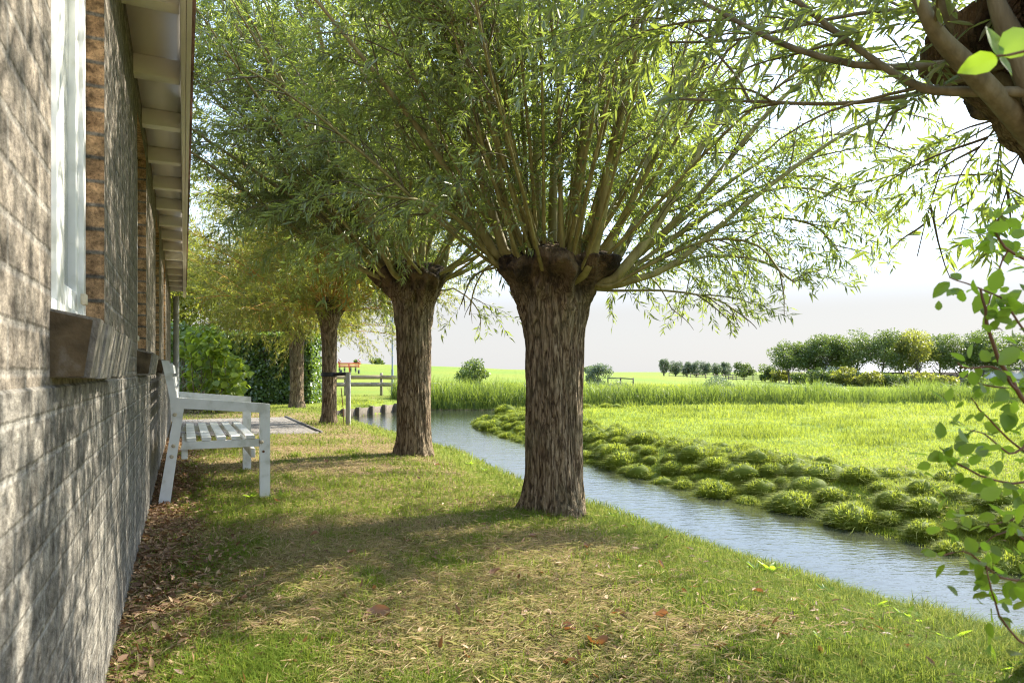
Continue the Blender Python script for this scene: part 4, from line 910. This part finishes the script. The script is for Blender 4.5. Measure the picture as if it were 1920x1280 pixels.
while len(pts)<290 and tries<90000:
    tries+=1; y=rng.uniform(3.4,19.5)
    x=rng.uniform(-1.6,5.5); d=float(water_d(np.array([x]),np.array([y]))[0]); u0=x+.2266+.4805*y
    if d<.12 or u0<4.8 or d>1.5 or rng.uniform()<(d/1.5)**1.2*.7: continue
    if y>15 and d>1.4: continue
    rr=rng.choice([.11,.15,.19,.24],p=[.22,.33,.30,.15])*rng.uniform(.85,1.15)*(1.15-.2*d)
    if any(math.hypot(x-a,y-b)<(rr+c)*.80 for a,b,c in pts): continue
    pts.append((x,y,rr))
for x,y,rr in pts:
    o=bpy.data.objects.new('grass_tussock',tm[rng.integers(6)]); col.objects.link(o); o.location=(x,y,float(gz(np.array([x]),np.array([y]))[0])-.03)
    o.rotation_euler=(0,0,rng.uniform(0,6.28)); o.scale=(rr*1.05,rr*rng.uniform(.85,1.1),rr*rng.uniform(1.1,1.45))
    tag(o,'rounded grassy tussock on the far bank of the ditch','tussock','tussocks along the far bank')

# ------------------------------------------------------------------ grass
def sample_wedge(n,y0,y1,power=1.6,kx=.80):
    u=rng.uniform(0,1,n); a=1-power; y=((y0**a)+(u*(y1**a-y0**a)))**(1/a); x=rng.uniform(-kx,kx,n)*y; return x,y
# lawn
x,y=sample_wedge(620000,1.75,26.2,1.9)
uw=(x+.2266+.4805*y)*.9013; d=water_d(x,y); f=fieldmask(x,y)
patio_=((1.109*0+(-.4331*(x+.184)+.9013*(y+.0885)))>10.28)&((-.4331*(x+.184)+.9013*(y+.0885))<14.16)&(uw<2.06)
k=(d>.03)&(uw>.03)&(f<.6)&~patio_
x,y,uw,d=x[k],y[k],uw[k],d[k]
lip=1-ss(d,.35,1.1)
green=fbm(x*1.25+3,y*1.25,31,4); g2=fbm(x*5,y*5,33,3)
dry=ss(.437-green+.22*(g2-.5)+ .10*ss(4.6-y,0,2.2),-.06,.10)*(1-lip)*(1-.75*ss(y,7,13))
litterz=(1-ss(uw,.10,.42))*(1-ss(y,9,10))
keep=rng.uniform(0,1,len(x))>(.35*dry+.75*litterz)
x,y,uw,d,lip,dry,litterz=[q_[keep] for q_ in (x,y,uw,d,lip,dry,litterz)]
n=len(x); isdry=rng.uniform(0,1,n)<(.12+.80*dry)*(1-.8*lip)
h=rng.uniform(.018,.05,n)*(1+.35*lip)*(1-.25*isdry)*(1+.25*ss(y,6,14)); h*=1+.6*(fbm(x*3,y*3,41,2)>.62)*(~isdry)
wd=rng.uniform(.0018,.0036,n)*np.maximum(1,y/3.2)
tint=np.where(isdry,rng.uniform(.72,1.0,n),np.clip(rng.normal(.26,.14,n)+.10*lip+.08*ss(y,6,12),0,.6))
mb=MB(); blades(mb,x,y,gz(x,y)-.004,h,wd,tint,lean=np.where(isdry,1.6,.55).mean(),bend=.6)
# lusher tufts standing out of the sward
tx,ty=sample_wedge(420,1.9,9,1.9); tu=(tx+.2266+.4805*ty)*.9013; td=water_d(tx,ty); k=(tu>.15)&(td>.15); tx,ty=tx[k],ty[k]; nb=46
rx=np.repeat(tx,nb)+rng.normal(0,.035,len(tx)*nb); ry=np.repeat(ty,nb)+rng.normal(0,.035,len(tx)*nb); n2_=len(rx); sc=np.repeat(rng.uniform(.6,1.25,len(tx)),nb)
blades(mb,rx,ry,gz(rx,ry)-.004,rng.uniform(.03,.075,n2_)*sc,rng.uniform(.0025,.0045,n2_)*np.maximum(1,ry/3.2),np.clip(rng.normal(.22,.12,n2_)+np.repeat(rng.normal(0,.08,len(tx)),nb),0,.55),lean=.65,bend=.7)
o=mb.build('lawn_grass',M['grass']); tag(o,'short lawn grass with straw dry patches and green patches','grass',kind='stuff'); print('lawn',n)
x,y=sample_wedge(100000,1.75,9,2.0); uw=(x+.2266+.4805*y)*.9013; d=water_d(x,y)
g=fbm(x*1.25+3,y*1.25,31,4); dry=ss(.445-g+.10*ss(4.6-y,0,2.2),-.06,.10)*(1-(1-ss(d,.35,1.1))); k=(d>.35)&(uw>.02)&(rng.uniform(0,1,len(x))<.15+.85*dry); x,y=x[k],y[k]; n=len(x)
mb=MB(); L=rng.uniform(.025,.07,n); a=rng.uniform(0,6.28,n)
place(mb,T_WILLOW,np.stack([x,y,gz(x,y)+rng.uniform(.006,.028,n)],-1),np.stack([np.cos(a),np.sin(a),rng.normal(0,.25,n)],-1),np.tile((0,0,1.),(n,1)),L,L*.075*np.maximum(1,y/3),rng.uniform(.56,1,n))
tag(mb.build('straw',M['grass']),'dry straw coloured cut grass lying over the lawn','straw',kind='stuff')
# meadow between the ditches
x,y=sample_wedge(330000,4.0,23.5,1.5,.84); d=water_d(x,y); f=fieldmask(x,y); k=(d>.05)&(f>.4)&(y<22.2); x,y,d=x[k],y[k],d[k]; n=len(x)
tf=fbm(x*1.1,y*1.1,51,4); tuft=ss(fbm(x*.8,y*1.6,55,3),.58,.72)
h=rng.uniform(.03,.075,n)*(1+1.7*tuft)*np.maximum(1,y/12); wd=rng.uniform(.004,.007,n)*np.maximum(1,y/7)
mb=MB(); blades(mb,x,y,gz(x,y)-.01,h,wd,np.clip(.50+1.1*(tf-.5)+rng.normal(0,.16,n)-.34*tuft+.03,0,1),lean=.6)
tag(mb.build('meadow_grass',M['meadow']),'bright grazed meadow grass between the two ditches','grass',kind='stuff'); print('meadow',n)
# reeds beyond the back ditch
n=26000; x=rng.uniform(-4.2,32,n); y=23.35+rng.uniform(0,1,n)**1.3*2.4+ np.maximum(0,x-10)*.02
hv=.30+.55*fbm(x*.9,y*.6,61,4)+.22*(1-ss(x,1,3)); h=hv*rng.uniform(.5,1.3,n)*(1+.18*ss(y,23.9,24.7))
mb=MB(); blades(mb,x,y,gz(x,y)-.05,h,rng.uniform(.012,.024,n),np.clip(.18+.9*(fbm(x*.8,y,63)-.45)+.42*ss(y,23.9,24.7)+rng.normal(0,.14,n),0,1),lean=.30,bend=.5)
tag(mb.build('reeds',M['reed']),'band of tall green reeds beyond the back ditch','reeds',kind='stuff')
n=60000; y=25+rng.uniform(0,1,n)**1.4*24; x=rng.uniform(-.14,.80,n)*y; k=(x>-4.2)|(y>28); x,y=x[k],y[k]; n=len(x); pathd=np.min(np.hypot(x[:,None]-pp[None,::3,0],y[:,None]-pp[None,::3,1]),axis=1)
h=rng.uniform(.16,.38,n)*(.6+.8*fbm(x*.4,y*.4,71,3))*np.where(pathd<1.6,.35,1)
mb=MB(); blades(mb,x,y,gz(x,y)-.03,h,rng.uniform(.012,.03,n)*np.maximum(1,y/30),np.clip(.66+.5*(fbm(x*.25,y*.25,73)-.5)+rng.normal(0,.14,n),0,1),lean=.4)
tag(mb.build('rough_grass',M['meadow']),'rough yellowish grass on the far meadow behind the reeds','grass',kind='stuff')
# grey weeds along the far ditch
n=16000; px=np.concatenate([rng.uniform(1100,1380,9000),rng.uniform(1380,1800,7000)]); Yw=np.where(px<1380,44,40+rng.normal(0,1.2,n))+rng.normal(0,.5,n); x=(px-960)/1280*Yw; th=fbm(x*.6,Yw*.2,81,3)
hh=np.where(px<1380,.85,.55)*ss(th,.28,.7); pz3=np.stack([x,Yw,gz(x,Yw)+rng.uniform(0,1,n)*hh],-1)
mb=MB(); L=rng.uniform(.07,.16,n); place(mb,T_WILLOW,pz3,nrm(randu(n)+np.array([0,0,.4])),randu(n),L,L*.4,np.clip(rng.normal(.55,.2,n),0,1))
tag(mb.build('weed_band',M['greywillow']),'greyish leafy weeds along the far edge of the meadow','weeds',kind='stuff')

# ------------------------------------------------------------------ litter and fallen leaves
def litter(n,mat,name,label,Lr):
    s=rng.uniform(0,1,n)**1.8*9+1.2; u=np.abs(rng.normal(0,.19,n))+.01; k=(u<.9); s,u=s[k],u[k]; n=len(s)
    P=hf(np.stack([s,u,0*s],-1)); P[:,2]=gz(P[:,0],P[:,1])+rng.uniform(.004,.03,n)
    mb=MB(); L=rng.uniform(*Lr,n); place(mb,T_LENS,P,nrm(randu(n)*np.array([1,1,.35])),nrm(np.array([0,0,1])+.8*randu(n)),L,L*rng.uniform(.12,.55,n),rng.uniform(0,1,n))
    tag(mb.build(name,mat),label,'leaf litter',kind='stuff')
litter(17000,M['litter'],'leaf_litter','dry brown leaf litter heaped along the foot of the house wall',(.015,.045))
x,y=sample_wedge(3800,1.8,12,1.9); uw=(x+.2266+.4805*y)*.9013; d=water_d(x,y); k=(d>.4)&(uw>.05); x,y=x[k],y[k]; n=len(x)
mb=MB(); L=rng.uniform(.02,.05,n); place(mb,T_LENS,np.stack([x,y,gz(x,y)+rng.uniform(.008,.03,n)],-1),nrm(randu(n)*np.array([1,1,.3])),nrm(np.array([0,0,1])+.6*randu(n)),L,L*rng.uniform(.18,.4,n),rng.uniform(0,1,n))
tag(mb.build('willow_leaf_litter',M['litter']),'small shrivelled willow leaves scattered over the lawn','leaf litter',kind='stuff')
def curled(seed):
    na,nl=7,9; V=[]
    for i in range(nl):
        t=i/(nl-1); w=math.sin(math.pi*min(1,t*.93+.05))**.8*.36
        for j in range(na):
            s_=j/(na-1)*2-1; c=.9+.5*noise2(np.array([t*2.]),np.array([seed*3.]),seed)[0]; a=s_*c*1.2
            V.append((t-.5,w*math.sin(a)/1.0+.05*math.sin(t*5+seed),w*(1-math.cos(a))*1.0+.10*math.sin(t*3+seed)+.04*(noise2(np.array([t*5.]),np.array([s_*4.]),seed)[0]-.5)))
    i=np.arange(nl-1)[:,None]*na+np.arange(na-1)[None]
    mb=MB(); mb.add(V,np.stack([i,i+1,i+na+1,i+na],-1).reshape(-1,4),.5); mb.tube([(-.5,0,.02),(-.62,.02,.05),(-.78,.0,.03)],.015,4,cap=False); return mb.mesh('fallen_leaf',True)
cm=[curled(k) for k in range(5)]; cmo=[]
for m in cm: m.materials.append(M['orange'])
spots=[(705,1172,.11),(1120,1222,.10),(1100,1030,.055),(1240,1170,.06),(1155,1162,.05),(1065,1195,.06),(1240,1060,.05),(1075,1258,.06),(1490,1165,.05),(1545,1240,.06),(1700,1225,.06),(1420,1105,.05),(660,1045,.05),(590,1010,.05),(370,880,.05),(330,1180,.05),(930,1085,.06),(985,1160,.05),(760,1020,.05),(520,940,.05),
       (610,870,.07),(820,870,.06),(880,1245,.05),(400,1235,.06),(455,1130,.05),(1290,1010,.04),(1350,1225,.05),(1000,1010,.05),(560,1215,.05),(1610,1250,.05)]
for px,py,L in spots:
    Y=1280*.9/(py-697)
    o=bpy.data.objects.new('fallen_leaf',cm[rng.integers(5)]); col.objects.link(o); X=(px-960)/1280*Y
    o.location=(X,Y,float(gz(np.array([X]),np.array([Y]))[0])+.018); o.rotation_euler=(rng.normal(0,.35),rng.normal(0,.3),rng.uniform(0,6.28)); o.scale=(L,L,L)
    tag(o,'curled orange brown dead leaf lying on the lawn','dead leaf','curled dead leaves on the lawn')
# low broad leaved weeds
def weed(seed):
    n=9; a=rng.uniform(0,6.28,n); mb=MB(); L=rng.uniform(.7,1.1,n)
    place(mb,T_OVAL,np.zeros((n,3))+np.array([0,0,.02]),np.stack([np.cos(a),np.sin(a),rng.uniform(.25,1.1,n)],-1),np.tile((0,0,1.),(n,1))+.3*randu(n),L,L*.34,np.clip(rng.normal(.6,.2,n),0,1)); return mb.mesh('broadleaf_weed')
wm=[weed(k) for k in range(4)]
for m in wm: m.materials.append(M['shrub'])
wsp=[(1420,1050,.10),(1445,1048,.12),(1555,1090,.10),(1700,1140,.11),(1720,1150,.12),(1780,1190,.12),(1600,1235,.10),(1550,1228,.08),(1150,955,.08),(1190,970,.07),(500,1195,.05),(455,1215,.05),(510,1200,.05),(425,1270,.06),(440,1160,.045),(590,1030,.05),(470,935,.10),(1840,1225,.12),(1860,1260,.13),(560,1255,.05),(1480,1062,.08),(1640,1112,.09),(910,872,.08),(880,862,.09)]
for px,py,L in wsp:
    Y=1280*.92/(py-697); X=(px-960)/1280*Y
    o=bpy.data.objects.new('broadleaf_weed',wm[rng.integers(4)]); col.objects.link(o); o.location=(X,Y,float(gz(np.array([X]),np.array([Y]))[0])); o.rotation_euler=(0,0,rng.uniform(0,6.28)); o.scale=(L*.72,L*.72,L*.72)
    tag(o,'low bright green broad leaved weed growing in the lawn','weed','broad leaved weeds in the lawn')

# ------------------------------------------------------------------ shrub close by at the right
sb_=np.array([1.02,1.02,float(gz(np.array([1.02]),np.array([1.02]))[0])])
shrub=empty('leafy_shrub',tuple(sb_),label='leafy shrub close by at the right edge with reddish twigs reaching into view',cat='shrub')
SY=1.0; stems=[
 ([(2260,1700),(2150,1300),(2040,1000),(1985,905)],.008,1.0),
 ([(2040,1000),(1985,905),(1880,905),(1800,870),(1762,838)],.0035,1.0),
 ([(2150,1300),(2060,900),(1960,790),(1905,730),(1862,650),(1848,585),(1838,540)],.006,1.0),
 ([(1905,730),(1870,690),(1810,690),(1795,680)],.003,.97),
 ([(2060,900),(1990,740),(1890,728),(1840,720),(1805,700)],.003,1.03),
 ([(2150,1300),(2130,800),(2050,560),(1960,505),(1890,470),(1862,430),(1880,400)],.005,1.05),
 ([(1890,470),(1860,540),(1850,600),(1880,620)],.002,1.05),
 ([(1960,790),(1900,850),(1850,815),(1810,805)],.0025,.95),
 ([(2260,1700),(2100,1350),(1980,1110),(1880,1085),(1815,1035),(1770,1040)],.0035,.95),
 ([(1980,1110),(1920,1010),(1870,1000),(1830,1030)],.0025,1.0),
 ([(2100,1350),(1990,1250),(1900,1190),(1860,1110),(1850,1060)],.003,.92),
 ([(1985,905),(1930,960),(1890,975),(1850,985)],.0025,.98),
 ([(2040,1000),(1960,880),(1900,830),(1840,770),(1820,745)],.003,1.02),
 ([(2050,560),(1980,640),(1920,620),(1880,560),(1820,535),(1780,520)],.003,1.0),
 ([(2150,1300),(2180,600),(2100,150),(1980,90),(1905,100),(1868,105)],.004,.75),
]
LP=[];LDv=[]
for pts,r,yy in stems:
    Pm=resample([at(px,py,SY*yy) for px,py in pts],14); Pm[1:-1]+=rng.normal(0,.0018,(12,3))*np.array([.3,1,.3])
    MB().tube(Pm-sb_,np.linspace(r*.75,r*.28,14),6).build('stem',M['redstem'],shrub,smooth=True)
    T=nrm(np.gradient(Pm,axis=0)); L_=np.linalg.norm(np.diff(Pm,axis=0),axis=1).sum(); top=yy==.75
    n=0 if top else max(6,int(L_/.022))
    for k in range(n):
        t=rng.uniform(.93 if top else .35,1); j=min(int(t*13),12); p=Pm[j]+(Pm[j+1]-Pm[j])*rng.uniform()
        sd=randu(1)[0]*np.array([1,.9,1]); LP.append(p+sd*rng.uniform(.0,.022)); LDv.append(nrm(T[j]*.5+sd+np.array([0,0,-.15])))
# extra clumps
for px,py,yy,k,sp_ in [(1780,860,1.0,9,.022),(1830,850,1.0,10,.03),(1850,740,1.0,8,.03),(1880,560,1.02,10,.035),(1895,450,1.05,8,.03),(1835,960,.98,10,.03),(1870,1000,.98,10,.035),(1905,900,1.0,10,.035),(1880,1150,.93,6,.03),(1790,1060,.95,4,.018),(1900,1220,.92,5,.02),(1900,690,.98,8,.035),(1905,800,1.0,8,.03)]:
    c=at(px,py,yy)
    for q_ in range(int(k*1.7)): LP.append(c+rng.normal(0,sp_*1.15,3)); LDv.append(randu(1)[0])
LP=np.array(LP);LDv=np.array(LDv); sel=rng.uniform(0,1,len(LP))<.95; LP,LDv=LP[sel],LDv[sel]; n=len(LP); L=rng.uniform(.013,.029,n)*np.where(rng.uniform(0,1,n)<.15,1.35,1.); 
c0=at(1872,108,.75); LP=np.vstack([LP,c0,c0,c0+.004,c0]); LDv=np.vstack([LDv,[(-.10,.2,.9),(-.9,.3,-.25),(.9,.1,.75),(.8,.3,-.5)]]); L=np.concatenate([L,[.042,.040,.05,.03]]); n+=4
UPv=nrm(np.array([0,0,.8])+randu(n)); UPv[-4:]=nrm(np.array([.3,-.9,.35])+.2*randu(4))
mb=MB(); place(mb,T_OVAL,LP-sb_,LDv,UPv,L,L*.68,np.clip(rng.normal(.5,.22,n),0,1)); mb.build('foliage',M['shrub'],shrub)
